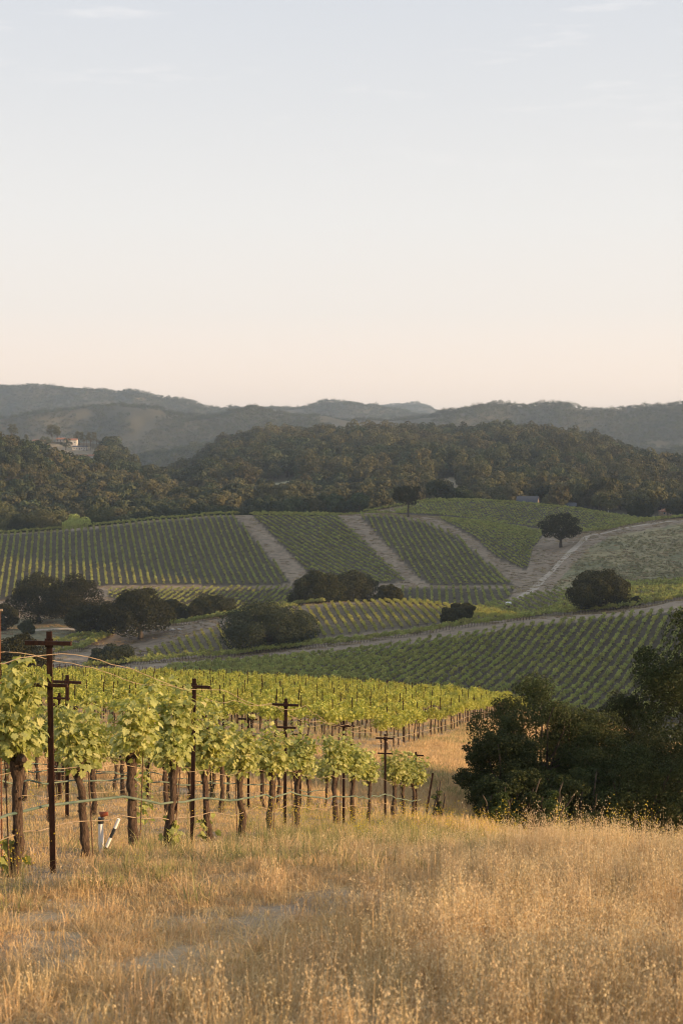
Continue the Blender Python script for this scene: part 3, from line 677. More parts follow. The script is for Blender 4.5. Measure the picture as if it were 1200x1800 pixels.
def make_vine(parts):
    r = bpy.data.objects.new('grapevine', None); COL.objects.link(r); r.empty_display_size = 0.2
    for nm, me in parts:
        if me is not None: link(nm, me, parent=r)
    return r
# front row: depth of each vine, its look, its label
FRONT = [(9.3, 'n', None), (10.7, 'n', 'leafy grapevine at the very left edge of the front row, cut by the picture edge'),
 (12.0, 'tall', 'tall bushy grapevine left of the first rusty post, twisted trunk with a low sprig'),
 (13.6, 'n', 'grapevine just right of the tallest rusty post, straight slim trunk behind a stake'),
 (14.95, 'n', 'grapevine with a thick knobbly forked trunk beside the white irrigation riser'),
 (16.1, 'hang', 'grapevine with one long leafy shoot hanging down far below its crown'),
 (17.9, 's', 'grapevine right of the second front post with a pale sucker sprouting at its foot'),
 (19.4, 'n', 'grapevine in the front row, midway between the second and third rusty posts'),
 (20.9, 'n', 'front row grapevine with dark trunk just left of the third rusty post'),
 (22.8, 'n', 'front row grapevine with dark trunk just right of the third rusty post'),
 (26.0, 'n', 'front row grapevine left of the fourth post, alone after a gap in the row'),
 (27.8, 'n', 'front row grapevine just right of the fourth post, crown touching its neighbour'),
 (29.4, 'n', 'front row grapevine left of the fifth post with leaves trailing low on its right'),
 (32.9, 'n', 'front row grapevine just right of the fifth post, fresh green crown'),
 (34.7, 'n', 'second to last grapevine of the front row, near the short end post'),
 (36.2, 'n', 'last grapevine at the downhill end of the front row beside the short end post')]
def put_vine(r, x, y, label, group, g, rotj=0.25):
    r.location = (x, y, float(ground(x, y))); r.rotation_euler = (g.normal() * 0.03, g.normal() * 0.03, ROWROT + (math.pi if g.random() < .5 else 0) + g.normal() * rotj)
    s = g.uniform(0.93, 1.08); r.scale = (s, s, s)
    tag(r, label, 'grapevine', group)
for i, (y, look, lab) in enumerate(FRONT):
    f = {'tall': FOL_TALL, 'hang': FOL_HANG}.get(look, FOL[i % 7])
    r = make_vine([('trunk', TRK[i % 6]), ('foliage', f), ('stake', STK)] + ([('foliage', SUCK)] if look in ('s', 'tall', 'hang') else []))
    put_vine(r, xrow(y), y, lab or 'leafy grapevine of the front row just outside the left of the picture', 'grapevines in the front row', gv)
    if look == 'hang': r.rotation_euler[2] = ROWROT
    r.scale = tuple(k * 1.04 for k in r.scale)
ORD = ['first', 'second', 'third', 'fourth', 'fifth', 'sixth', 'seventh', 'eighth', 'ninth', 'tenth', 'eleventh', 'twelfth', 'thirteenth', 'fourteenth']
NEAR_PROTO = [make_vine([('trunk', TRK[k % 6]), ('foliage', FOL[k]), ('stake', STK)]) for k in range(7)]
RS = 2.55                                   # distance between rows
cnt = 0
for k in range(1, 6):
    x0 = -RS * k * 1.02
    for y in np.arange(9.0 + 0.4 * k, 37.5 + 0.3 * k, 1.66):
        x = xrow(y) + x0; u, v = proj(x, y, float(ground(x, y)) + 1.2)
        if u < -90 or (k > 1 and gv.random() < 0.06): continue
        cnt += 1
        r = NEAR_PROTO[cnt - 1] if cnt <= 7 else copy_tree(NEAR_PROTO[cnt % 7])
        put_vine(r, x + gv.normal() * .03, y + gv.normal() * .08, f'grapevine in the {ORD[k - 1]} row behind the front row, partly hidden by nearer trunks', f'grapevines of the {ORD[k - 1]} row behind the front row', gv)
# rows beyond the cross track
far_v, far_p = [], []
for k in range(2, 36):
    x0 = -RS * k * 0.98
    y_start = 62 + 0.25 * (k - 2) + gv.uniform(-1, 1); j = 0
    for y in np.arange(y_start, 186, 1.72):
        x = xrow(y) + x0; u, v = proj(x, y, float(ground(x, y)) + 1.2)
        if -25 < u < 1225 and visible(x, y, float(ground(x, y)) + 1.9, back=3):
            if gv.random() > 0.05: far_v.append((x, y, k))
            if j % 3 == 1: far_p.append((x, y + 0.8, k))
        j += 1
far_v.sort(key=lambda q: q[1] ** 2 + q[0] ** 2); far_p.sort(key=lambda q: q[1] ** 2 + q[0] ** 2)
N_FAR = 215
MED_PROTO = [make_vine([('trunk', TRKM[k % 4]), ('foliage', FOLM[k])]) for k in range(7)]
for i, (x, y, k) in enumerate(far_v[:N_FAR]):
    r = MED_PROTO[i] if i < 7 else copy_tree(MED_PROTO[int(gv.integers(7))])
    kk = min(k - 2, 13)
    put_vine(r, x, y, f'sunlit yellow-green grapevine in the {ORD[kk]} row of the block beyond the grassy cross track', f'grapevines of the {ORD[kk]} row beyond the cross track', gv)
# posts: a steel post with two crossarms
def post_parts():
    a = MB(); a.box((0, 0, 0.90), (0.050, 0.012, 2.30)); a.box((0, 0.024, 0.90), (0.012, 0.036, 2.298))
    b = MB(); b.box((0, -0.022, 1.955), (0.42, 0.030, 0.036)); b.box((0, -0.008, 1.955), (0.075, 0.008, 0.075))
    c = MB(); c.box((0, -0.022, 1.60), (0.34, 0.026, 0.030))
    return a.mesh('post_stem', [M_RUST]), b.mesh('post_arm', [M_RUST]), c.mesh('post_arm_low', [M_RUST])
PS, PA, PB = post_parts()
def make_post(h=1.0, arms=2):
    r = bpy.data.objects.new('trellis_post', None); COL.objects.link(r); r.empty_display_size = 0.2
    link('stem', PS, parent=r, scale=(1, 1, h))
    if arms > 0: link('crossarm', PA, (0, 0, 1.955 * (h - 1)), parent=r)
    if arms > 1: link('crossarm', PB, (0, 0, 1.6 * (h - 1)), parent=r)
    return r
FPOST = [(12.8, 1.035, 'tallest rusty steel post with two crossarms at the left of the front row'), (17.2, 1.0, 'rusty front row post with a wide top crossarm, second from the tall left one'),
         (22.1, 1.0, 'rusty front row post in the middle of the near vineyard, two crossarms above the leaves'), (27.0, 1.0, 'rusty front row post standing clear between two round green crowns'),
         (32.0, 0.97, 'slim rusty front row post left of the last cluster of vines, bare crossarm on top'), (37.0, 0.90, 'short end post of the front row with a small bare crossarm')]
for y, h, lab in FPOST:
    r = make_post(h); x = xrow(y) - 0.04
    if y < 14: y = 12.3; x = (88 - CU) / FPX * y
    r.location = (x, y, float(ground(x, y))); r.rotation_euler = (0, rad(gv.uniform(-1, 1)), ROWROT); tag(r, lab, 'post', 'posts of the front row')
lean = make_post(0.8, 0); x, y = xrow(38.6) - RS, 38.6
lean.location = (x, y, float(ground(x, y))); lean.rotation_euler = (rad(-12), rad(9), ROWROT); tag(lean, 'reddish leaning end post without crossarms at the end of the second row', 'post')
stub = make_post(0.62, 0); x, y = xrow(37.9) + 0.1, 37.9
stub.location = (x, y, float(ground(x, y))); stub.rotation_euler = (rad(-10), rad(8), ROWROT); tag(stub, 'short tilted anchor post where the green hose of the front row ends', 'post')
pp = make_post(); first = True
for k in range(1, 6):
    for y in np.arange(8.5 + 1.4 * k % 5, 38, 5.0):
        x = xrow(y) - RS * k * 1.02; u, v = proj(x, y, float(ground(x, y)) + 1.9)
        if u < -40: continue
        r = pp if first else copy_tree(pp); first = False
        r.location = (x, y, float(ground(x, y))); r.rotation_euler = (rad(gv.normal()), rad(gv.normal()), ROWROT + gv.normal() * .05)
        tag(r, f'rusty crossarm post in the {ORD[k - 1]} row behind the front row', 'post', f'posts of the {ORD[k - 1]} row behind the front row')
fp = make_post(1.0, 0); N_FP = 200
for i, (x, y, k) in enumerate(far_p[:N_FP]):
    r = fp if i == 0 else copy_tree(fp)
    r.location = (x, y, float(ground(x, y))); r.rotation_euler = (rad(gv.normal()), rad(gv.normal()), ROWROT + gv.normal() * .05); s = gv.uniform(.96, 1.06); r.scale = (1, 1, s)
    kk = min(k - 2, 13)
    tag(r, f'thin dark post in the {ORD[kk]} vine row beyond the grassy cross track', 'post', f'posts of the {ORD[kk]} row beyond the cross track')
# wires and hoses
def run(name, k, dx, z, r, mat, y0, y1, sag, step, label, cat, group, sides=6, wob=0.012, end=None):
    ys = np.arange(y0, y1 + 0.01, step); x = xrow(ys) - RS * k * (1.02 if y1 < 60 else 0.98) + dx
    g = np.random.default_rng(int(k * 100 + z * 1000 + dx * 50 + 5000))
    zz = ground(x, ys) + z - sag * np.abs(np.sin((ys - 12.8) / 4.75 * np.pi)) + g.normal(size=len(ys)) * wob
    mb = MB(); mb.tube(np.stack([x + g.normal(size=len(ys)) * wob * .6, ys, zz], -1), r, sides)
    o = link(name, mb.mesh(name, [mat], True)); return tag(o, label, cat, group)
run('drip_hose', 0, 0.06, 0.60, 0.013, M_HOSE, 8.5, 37.6, 0.06, 0.4, 'thick green irrigation hose slung along the front row of trunks', 'hose', None, 8)
run('drip_hose', 0, 0.03, 0.40, 0.005, M_WIRE, 8.5, 37.6, 0.05, 0.4, 'thin pale lower line strung below the green hose of the front row', 'wire', None)
run('trellis_wire', 0, 0.02, 0.93, 0.0035, M_WIRE, 8.5, 37.0, 0.03, 0.5, 'straw-coloured wire at the heads of the front row trunks', 'wire', None)
run('trellis_wire', 0, -0.25, 1.97, 0.0035, M_WIRE, 8.5, 37.0, 0.10, 0.3, 'loose top wire on the far crossarm ends of the front row', 'wire', None, wob=.004)
run('trellis_wire', 0, 0.25, 1.97, 0.0035, M_WIRE, 8.5, 37.0, 0.13, 0.3, 'loose top wire on the near crossarm ends of the front row', 'wire', None, wob=.004)
for k in range(1, 6):
    for z, rr, mt, nm, what in ((0.60, 0.012, M_HOSE, 'drip_hose', 'green hose'), (0.42, 0.004, M_WIRE, 'trellis_wire', 'low wire'), (0.93, 0.0035, M_WIRE, 'trellis_wire', 'wire at trunk head height')):
        run(nm, k, 0.05, z, rr, mt, 9 + k, 38, 0.05, 0.5, f'{what} along the {ORD[k - 1]} row behind the front row', 'hose' if nm == 'drip_hose' else 'wire', None)
for k in range(2, 6):
    run('drip_hose', k, 0.05, 0.48, 0.012, M_WIRE, 60.5, 180, 0.04, 1.0, f'pale hose along the foot of the {ORD[k - 2]} vine row beyond the cross track', 'hose', None)

# ------------------------------------------------------------------ vineyards on the hills (and the uncounted rest of the near one)
def hill_vine(name, g, n, ls, R, cz, mat):
    mb = MB(); L = lobes_on(R[0], R[1], R[2], cz, 6, g, (0.4, 0.6), -0.6); V, F = crown(L, n, ls, g, 0.85, 1.0, 0.85); mb.add(V, F, 0)
    mb.tube(np.array([[0, 0, -.4], [.02, .02, .5], [0, 0, 1.0]]), [.05, .045, .035], 4, 1, caps=False)
    return mb.mesh(name, [mat, M_BARK])
gh = np.random.default_rng(23)
M_VINEHILL_LIT = leaf_mat('vine_leaf_hill_lit', (0.32, 0.32, 0.065), (0.50, 0.46, 0.12), 0.35, per_obj=0.22)  # low sun on the knoll vines put into their leaf colour
HV = [hill_vine('hill_vine', gh, 72, 0.32, (0.42, 0.74, 0.50), 1.12, M_VINEHILL) for _ in range(5)] + [hill_vine('hill_vine', gh, 60, 0.28, (0.42, 0.62, 0.46), 1.12, M_VINEHILL_LIT) for _ in range(4)] + \
     [hill_vine('hill_vine', gh, 150, 0.16, (0.38, 0.5, 0.42), 1.22, M_VINEMED) for _ in range(5)]
HP, HR, HS, HI = [], [], [], []
for (x, y, k) in far_v[N_FAR:]:
    HP.append((x, y, float(ground(x, y)))); HR.append(ROWROT + gh.normal() * .2); HS.append(gh.uniform(.9, 1.1)); HI.append(9 + int(gh.integers(5)))
def add_hill_vines(x, y, head, kind):
    z = ground(x, y); ok = visible(x, y, z + 2.2, back=8)
    for a, b, c in zip(x[ok], y[ok], z[ok]):
        HP.append((a, b, c)); HR.append(head + (math.pi if gh.random() < .5 else 0) + gh.normal() * .06); HS.append(gh.uniform(.8, 1.18)); HI.append((5 + int(gh.integers(4))) if kind == 'D' else int(gh.integers(5)))
HPOST = []
for key, (poly, yr, hd, rs, vs) in BLOCKS.items():
    pw = np.array([hit(pu, pv, yr[0] - 10, yr[1] + 6)[:2] for pu, pv in poly]); c = pw.mean(0); h = rad(hd)
    d = np.array([math.sin(h), math.cos(h)]); nrm = np.array([d[1], -d[0]])
    q = (pw - c); e0, e1 = (q @ d).min() - 20, (q @ d).max() + 20; f0, f1 = (q @ nrm).min() - 20, (q @ nrm).max() + 20
    fs = np.arange(f0, f1, rs); es = np.arange(e0, e1, vs)
    FF, EE = np.meshgrid(fs, es, indexing='ij')
    EE = EE + gh.normal(size=EE.shape) * .12; FF = FF + gh.normal(size=FF.shape) * .07
    bend = {'C': 0.0009, 'D': 0.0019}.get(key, 0.0)
    FF = FF * (1 + bend * EE); x = c[0] + d[0] * EE + nrm[0] * FF; y = c[1] + d[1] * EE + nrm[1] * FF
    x, y = x.ravel(), y.ravel(); z = ground(x, np.maximum(y, 10)); u, v = proj(x, y, z)
    ok = (y > yr[0]) & (y < yr[1]) & inpoly(u, v, poly) & (gh.random(len(x)) > 0.035)
    add_hill_vines(x[ok], y[ok], -h, key)
    if key in ('C', 'F'):
        io = np.nonzero(ok)[0][::5]; HPOST += list(zip(x[io], y[io]))
for pts, yr in ROWLINES:
    p = np.array([hit(pu, pv, *yr) for pu, pv in pts]); s = np.concatenate([[0], np.cumsum(np.linalg.norm(np.diff(p[:, :2], axis=0), axis=1))])
    qn = np.arange(0, s[-1], 0.95); x = np.interp(qn, s, p[:, 0]); y = np.interp(qn, s, p[:, 1]); hd = np.arctan2(np.gradient(x), np.gradient(y))
    for a, b, c in zip(x, y, hd):
        m_ = len(HS); add_hill_vines(np.array([a]), np.array([b]), -c, 'L')
        if len(HS) > m_: HS[-1] *= 1.25
HS = np.array(HS)
o = scatter('grapevines', HV, np.array(HP), np.array(HR), np.stack([HS, HS, HS * gh.uniform(.9, 1.15, len(HS))], -1), np.array(HI))
tag(o, 'countless rows of green grapevines striping the hill slopes across the valley', 'grapevines', kind='stuff')
pm = MB(); pm.box((0, 0, .95), (.06, .06, 2.3)); pm = pm.mesh('hill_post', [M_RUST])
PPs = np.array([(x, y) for x, y, k in far_p[N_FP:]] + HPOST); PZ = ground(PPs[:, 0], PPs[:, 1])
o = scatter('trellis_posts', [pm], np.column_stack([PPs, PZ]), np.zeros(len(PPs)), np.ones(len(PPs)), np.zeros(len(PPs), int))
tag(o, 'thin dark posts dotted along the farther vine rows', 'posts', kind='stuff')
print('hill vines', len(HP), 'far vines', len(far_v), 'far posts', len(far_p), 'near', cnt)
# ------------------------------------------------------------------ single trees of the valley
gt = np.random.default_rng(41)
M_PALE = leaf_mat('pale_tree_leaf', (0.085, 0.10, 0.042), (0.17, 0.165, 0.075), 0.28, per_obj=0.15, spec=0.1)
M_FORESTLIT = leaf_mat('woodland_leaf_lit', (0.060, 0.062, 0.026), (0.125, 0.115, 0.050), 0.25, per_obj=0.3, spec=0.1)  # warm sunlight on the crowns put into the leaf colour
LEAFX, SIZEX = 2.9, 1.75
def place_tree(name, u, vb, vt, wpx, y0, y1, label, cat='tree', group=None, leaves=4200, lsize=0.42, mat=None, Y=None, **kw):
    wpx *= 1.12; kw['base'] = kw.get('base', .1) - (0.2 if kw.get('base', .1) < .2 else 0)
    p = np.array([*unproj(u, vb, Y)]) if Y else hit(u, vb, y0, y1)
    if Y: p[2] = float(ground(p[0], p[1]))
    d = p[1]; top = float(unproj(u, vt, d)[2]); h = top - p[2]; w = wpx * d / FPX
    tm, cm = tree_meshes(name, h, w, gt, int(leaves * LEAFX), lsize * SIZEX, mat or M_OAK, **kw)
    r = bpy.data.objects.new(name, None); COL.objects.link(r); r.location = tuple(p); r.rotation_euler = (0, 0, gt.uniform(0, 6.28))
    link('trunk', tm, parent=r); link('crown', cm, parent=r)
    return tag(r, label, cat, group)
T = place_tree
T('oak_tree', 68, 1094, 1010, 88, 430, 560, 'large dark oak at the left end of the oak group below the striped slope', base=.12, k=18, leaves=5200)
T('oak_tree', 133, 1100, 1013, 92, 430, 545, 'large dark oak standing right against the leftmost oak of the group', base=.14, k=18, leaves=5200)
T('oak_tree', 160, 1116, 1061, 74, 430, 540, 'low round oak with a paler green top in front of the dark oak group', base=.06, k=14, leaves=4200)
T('oak_tree', 247, 1123, 1037, 116, 430, 540, 'broad oak with its right side lit orange, standing on bare tan ground', base=.17, k=20, leaves=6500)
T('oak_tree', 303, 1092, 1050, 40, 500, 600, 'small dark tree behind the right side of the orange-lit oak', base=.05, leaves=2400)
T('shrub', 340, 1091, 1064, 38, 480, 560, 'small rounded dark bush between the orange-lit oak and a wider flat bush', 'bush', base=.02, leaves=2000, k=10)
T('shrub', 375, 1085, 1049, 78, 490, 560, 'wide flat-topped dark bush below the left end of the lower vine strip', 'bush', base=.02, leaves=3200, k=14)
T('shrub', 48, 1114, 1090, 29, 430, 540, 'small round grey-green bush in front of the leftmost oak', 'bush', base=.02, leaves=1500, k=9, mat=M_OAKLT)
T('oak_tree', 10, 1108, 1060, 48, 430, 540, 'dark tree cut by the left picture edge beside the oak group', base=.05, leaves=2600)
T('oak_tree', 28, 1195, 1112, 104, 250, 420, 'dark leafy tree in the hollow behind the tall left trellis post', base=.02, leaves=6000, lsize=.36, Y=300)
T('shrub', 197, 1167, 1137, 76, 425, 500, 'low grey-green bush on the tan slope above the near vineyard', 'bush', base=.0, leaves=3000, k=12, mat=M_OAKLT)
T('oak_tree', 560, 1064, 1007, 88, 505, 596, 'dark left half of the oak pair behind the golden-topped vine knoll', base=.04, k=16, leaves=4800)
T('oak_tree', 622, 1064, 1004, 84, 505, 596, 'orange-lit right half of the oak pair behind the golden-topped vine knoll', base=.04, k=16, leaves=4800)
T('oak_tree', 686, 1062, 1028, 46, 505, 596, 'small dark tree just right of the oak pair behind the knoll', base=.05, leaves=2400)
T('willow_tree', 470, 1146, 1063, 160, 425, 470, 'big spreading tree with softer green drooping crown in front of the knoll', base=.03, k=22, leaves=8500, mat=M_OAKLT, lsize=.36, trunks=3, Y=437)
T('oak_tree', 805, 1099, 1062, 56, 425, 470, 'compact dark tree at the lower right edge of the golden vine knoll', base=.02, k=14, leaves=3400, Y=436)
T('oak_tree', 1053, 1073, 1006, 104, 436, 520, 'rounded dense oak between the dotted vine block and the near striped slope', base=.10, k=20, leaves=6800, depth=.4)
T('shrub', 1118, 1064, 1049, 21, 436, 520, 'tiny bush at the right foot of the rounded dense oak', 'bush', base=.0, leaves=900, k=7)
T('oak_tree', 985, 962, 904, 70, 640, 740, 'lone airy oak beside the dirt road in the pale grass hollow', base=.2, k=18, leaves=3000, lsize=.42, lsz=(.27, .42), inner=.3, low=-.85)
T('pine_tree', 717, 909, 852, 46, 700, 760, 'lone umbrella-shaped tree with bare trunk on the ridge between vine blocks', base=.34, k=10, leaves=1700, lsize=.45, lsz=(.28, .42), low=-.85)
T('oak_tree', 1125, 914, 876, 44, 780, 900, 'bushy brownish tree at the right end of the horizontal vine block', base=.03, leaves=2600, Y=880, mat=M_FOREST, lsize=.6)
T('oak_tree', 1192, 905, 872, 34, 780, 900, 'brown-green tree at the right picture edge beside the tan farmhouse', base=.05, leaves=2200, Y=905, mat=M_FOREST, lsize=.6)
T('oak_tree', 970, 900, 870, 46, 850, 950, 'light green tree between the two grey barn roofs', base=.03, leaves=2600, Y=925, mat=M_PALE, lsize=.6)

for (u_, vb_, vt_, w_, Y_, m_, lab) in [(12, 938, 884, 60, 820, M_PALE, 'pale olive tree at the left edge behind the hedge of the striped slope'), (72, 936, 890, 62, 815, M_PALE, 'rounded pale olive tree right of the one at the left edge, behind the striped slope'),
    (38, 936, 900, 40, 800, M_OAKLT, 'small green tree tucked between the two pale olive trees'), (132, 930, 906, 46, 800, M_VINEHILL, 'low bright yellow-green bush behind the hedge of the striped slope'),
    (108, 932, 892, 40, 830, M_PALE, 'pale olive tree half behind the bright yellow-green bush'), (178, 926, 888, 56, 830, M_FOREST, 'dark rounded tree right of the bright yellow-green bush')]:
    T('olive_tree' if m_ is M_PALE else 'woodland_tree', u_, vb_, vt_, w_, 780, 900, lab, base=.15, leaves=1500, lsize=.6, mat=m_, Y=Y_, k=12)

# ------------------------------------------------------------------ dense shrubs right of the grassy track
def place_bush(name, u, v_c, Y, wpx, hpx, label, leaves=26000, lsize=0.085, mat=None, k=26, cat='bush', tall=False, gap=0.5):
    x = float(unproj(u, v_c, Y)[0]); zg = float(ground(x, Y)); w = 1.25 * wpx * Y / FPX
    top = float(unproj(u, v_c - hpx / 2, Y)[2]); h = top - zg + 0.45
    g = np.random.default_rng(int(u * 7 + Y))
    L = lobes_on(w / 2, w / 2 * .9, h / 2, h / 2 - .3, k, g, (0.20, 0.36), -0.9)
    # finer twiggy outgrowth breaking the outline
    ex = []
    for _ in range(k * 3):
        q = L[int(g.integers(1, len(L)))]; d = rand_dirs(1, g)[0]; d[2] = abs(d[2]) * .9
        ex.append((*(q[:3] + d * q[3:] * 0.95), *(q[3:] * g.uniform(.22, .42))))
    L = np.vstack([L, ex])
    V, F = crown(L, leaves, lsize, g, 0.6, 0.7, 0.5, 0.25)
    cm = mk_mesh(name + '_crown', V, [(F, 0)], [mat or M_BUSH])
    tb = MB()
    for s in range(5):
        a = s * 1.3; limb(tb, (.12 * math.cos(a), .12 * math.sin(a), -.4), (w * .28 * math.cos(a), w * .25 * math.sin(a), h * .7), .07, .015, g, 8, .12)
    for s in g.choice(np.arange(1, k), min(10, k - 1), replace=False): limb(tb, (0, 0, h * .25), L[s, :3], .04, .008, g, 7, .12)
    tm = tb.mesh(name + '_wood', [M_TRUNK], True)
    r = bpy.data.objects.new(name, None); COL.objects.link(r); r.location = (x, Y, zg)
    link('trunk', tm, parent=r); link('crown', cm, parent=r)
    return tag(r, label, cat)
B = place_bush
B('scrub_oak', 878, 1352, 43, 112, 150, 'dark rounded shrub forming the left tip of the thicket beside the grassy track', 26000)
B('scrub_oak', 940, 1325, 46, 190, 255, 'largest dark shrub of the thicket, its crown just below the striped slope', 36000)
B('scrub_oak', 1020, 1320, 47, 150, 200, 'dark shrub in the middle of the thicket with some rusty leaf tips', 26000)
B('scrub_oak', 1092, 1300, 50, 150, 205, 'dark shrub rising behind the middle of the thicket on the right', 26000)
B('oak_tree', 1235, 1270, 48, 235, 385, 'tall dark oak at the right picture edge with a few sunlit leaves at its top', 70000, k=34, cat='tree', lsize=.115)
B('oak_tree', 1475, 1250, 41, 300, 420, 'unseen oak beyond the right picture edge, added to shade the thicket', 30000, k=34, cat='tree', lsize=.13)  # out of view, placed to keep the sun off the thicket
B('scrub_oak', 1120, 1390, 42, 200, 170, 'low dark shrub behind the tall pale grass at the lower right', 30000)
B('scrub_oak', 1010, 1410, 41, 150, 110, 'low dark shrub behind the seed heads in the middle of the thicket foot', 20000)
B('scrub_oak', 1085, 1365, 44, 150, 150, 'dark shrub between the low front shrubs and the tall oak at the right edge', 24000)
B('scrub_oak', 1180, 1340, 44.5, 150, 170, 'dark shrub below the tall oak at the right edge, behind the oat stalks', 26000)
B('coyote_brush', 965, 1418, 39.5, 60, 52, 'small spiky yellow-green bush at the foot of the dark thicket', 5000, mat=M_BUSHLT, k=12)
B('coyote_brush', 880, 1420, 39.5, 70, 40, 'low fresh-green sprouts along the left foot of the thicket', 4500, mat=M_BUSHLT, k=12)
B('scrub_oak', 905, 1400, 40.5, 120, 80, 'low dark shrub at the front left corner of the thicket', 16000)
B('coyote_brush', 768, 1392, 38.9, 14, 12, 'tiny sprig of brush beside the end post of the front vine row', 400, k=6, mat=M_BUSHLT, lsize=.06)

# ------------------------------------------------------------------ woodland
gf = np.random.default_rng(57)
def wood_tree(g, tall=1.0, n=420, mat=None):
    h = 9.0 * tall; w = 8.6
    L = lobes_on(w / 2, w / 2, h * .46, h * .54, 8, g, (0.36, 0.55), -0.4)
    mb = MB(); V, F = crown(L, n, 1.25, g, 0.14, 0.22, 0.7, 0.25); mb.add(V, F, 0)
    mb.tube(np.array([[0, 0, -1.5], [.1, 0, h * .3], [0, .2, h * .6]]), [.35, .28, .15], 5, 1, caps=False)
    return mb.mesh('woodland_tree', [mat or M_FOREST, M_TRUNK])
WT = [wood_tree(gf, gf.uniform(.85, 1.15)) for _ in range(7)] + [wood_tree(gf, gf.uniform(.9, 1.3), mat=M_FORESTLIT) for _ in range(3)]
WTFINE = [wood_tree(gf, gf.uniform(.85, 1.2), n=900) for _ in range(4)] + [wood_tree(gf, gf.uniform(.9, 1.3), n=900, mat=M_FORESTLIT) for _ in range(3)]
def jitter_grid(y0, y1, s, g, amax=0.30):
    ys = np.arange(y0, y1, s); out = []
    for y in ys:
        x = np.arange(-amax * y, amax * y, s); out.append(np.stack([x + g.uniform(-.45, .45, len(x)) * s, y + g.uniform(-.45, .45, len(x)) * s], -1))
    return np.vstack(out)
W1 = jitter_grid(868, 2250, 8.2, gf)
z = ground(W1[:, 0], W1[:, 1]); u, v = proj(W1[:, 0], W1[:, 1], z)
Y1 = W1[:, 1]
ok = visible(W1[:, 0], Y1, z + 9.0, back=14)
CLEAR = [([(-60, 740), (186, 740), (186, 830), (-60, 830)], 1430, 1900), ([(45, 760), (178, 760), (172, 846), (60, 846)], 1330, 1900), ([(435, 853), (525, 838), (530, 870), (448, 890)], 980, 1420), ([(752, 850), (795, 834), (818, 862), (826, 900), (790, 900)], 960, 1420),
         ([(880, 800), (902, 800), (902, 812), (880, 812)], 1000, 1800)]
for poly, a, b in CLEAR: ok &= ~(inpoly(u, v, poly) & (Y1 > a) & (Y1 < b))
# keep the dome vineyard's back, the yards and the valley lanes open
ok &= ~((Y1 < 960) & (u > 640) & (u < 1230) & (gf.random(len(u)) < .9))
dens = fbm(W1[:, 0] / 60, Y1 / 60, 71, 3); ok &= (dens > 0.30) | (Y1 < 1000)
ok &= gf.random(len(ok)) > 0.05
W1, z, u, v, Y1 = W1[ok], z[ok], u[ok], v[ok], Y1[ok]
sc = (0.62 + 1.15 * gf.random(len(W1)) ** 1.8) * 1.05 * (0.85 + 0.5 * fbm(W1[:, 0] / 45, Y1 / 45, 77, 2))
lit = (fbm(W1[:, 0] / 80, Y1 / 80, 79, 3) + gf.normal(size=len(W1)) * .08) > 0.56  # noise patches of trees that get the painted sunlit leaf colour
order = np.argsort(-sc / Y1); vis2 = visible(W1[:, 0], Y1, z + 9 * sc * .7, back=20)
infr = (u > -5) & (u < 1205)
indiv = [i for i in order if infr[i] and vis2[i] and Y1[i] < 1150][:270]
isind = np.zeros(len(W1), bool); isind[indiv] = True
zones = [(160, 'rounded wild oak in the sunlit belt behind the left end of the striped slope', 'oaks behind the left end of the striped slope'),
         (330, 'wild oak in the dark belt right of the sunlit trees, below the wooded knob', 'oaks below the wooded knob'),
         (470, 'warm-lit oak of the valley wood behind the top of the first bare strip', 'oaks behind the first bare strip'),
         (620, 'dark oak of the valley wood behind the second vine block', 'oaks behind the second vine block'),
         (760, 'dark oak of the valley wood behind the lone umbrella-shaped tree', 'oaks behind the umbrella-shaped tree'),
         (960, 'shaded oak at the foot of the wooded hill behind the dome vineyard', 'oaks behind the dome vineyard'),
         (1300, 'shaded oak at the foot of the wooded hill above the farmhouses', 'oaks above the farmhouses')]
seen = {}
for i in indiv:
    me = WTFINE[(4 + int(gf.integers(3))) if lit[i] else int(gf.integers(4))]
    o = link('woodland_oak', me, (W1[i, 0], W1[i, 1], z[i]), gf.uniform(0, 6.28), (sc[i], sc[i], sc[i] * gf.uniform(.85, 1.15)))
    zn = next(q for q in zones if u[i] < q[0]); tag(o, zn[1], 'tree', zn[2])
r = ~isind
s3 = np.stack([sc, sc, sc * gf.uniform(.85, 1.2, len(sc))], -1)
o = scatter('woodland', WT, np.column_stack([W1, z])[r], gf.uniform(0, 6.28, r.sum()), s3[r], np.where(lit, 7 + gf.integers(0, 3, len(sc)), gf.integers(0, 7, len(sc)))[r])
tag(o, 'dense oak woodland covering the hills in the middle distance', 'woodland', kind='stuff')
far = []
for y0, y1, s in ((2350, 3700, 13.0), (4100, 5300, 17.0), (6400, 7900, 24.0)):
    q = jitter_grid(y0, y1, s, gf, .29); zz = ground(q[:, 0], q[:, 1]); k_ = visible(q[:, 0], q[:, 1], zz + 12, back=25)
    k_ &= fbm(q[:, 0] / 150, q[:, 1] / 150, 91, 3) > (0.34 if y0 < 4000 else 0.38)
    q, zz = q[k_], zz[k_]; far.append(np.column_stack([q, zz - 1.0, np.full(len(q), s / 8.2)]))
far = np.vstack(far); sf = far[:, 3] * (.5 + .8 * gf.random(len(far)) ** 1.5)
WFAR = [wood_tree(gf, gf.uniform(.7, 1.25), n=90) for _ in range(6)]
o = scatter('far_woodland', WFAR, far[:, :3], gf.uniform(0, 6.28, len(far)), np.stack([sf, sf, np.minimum(sf, 1.4) * gf.uniform(.7, 1.15, len(far))], -1), gf.integers(0, 6, len(far)))
tag(o, 'hazy tree cover on the far mountain ridges', 'woodland', kind='stuff')
print('wood', len(W1), 'far', len(far))
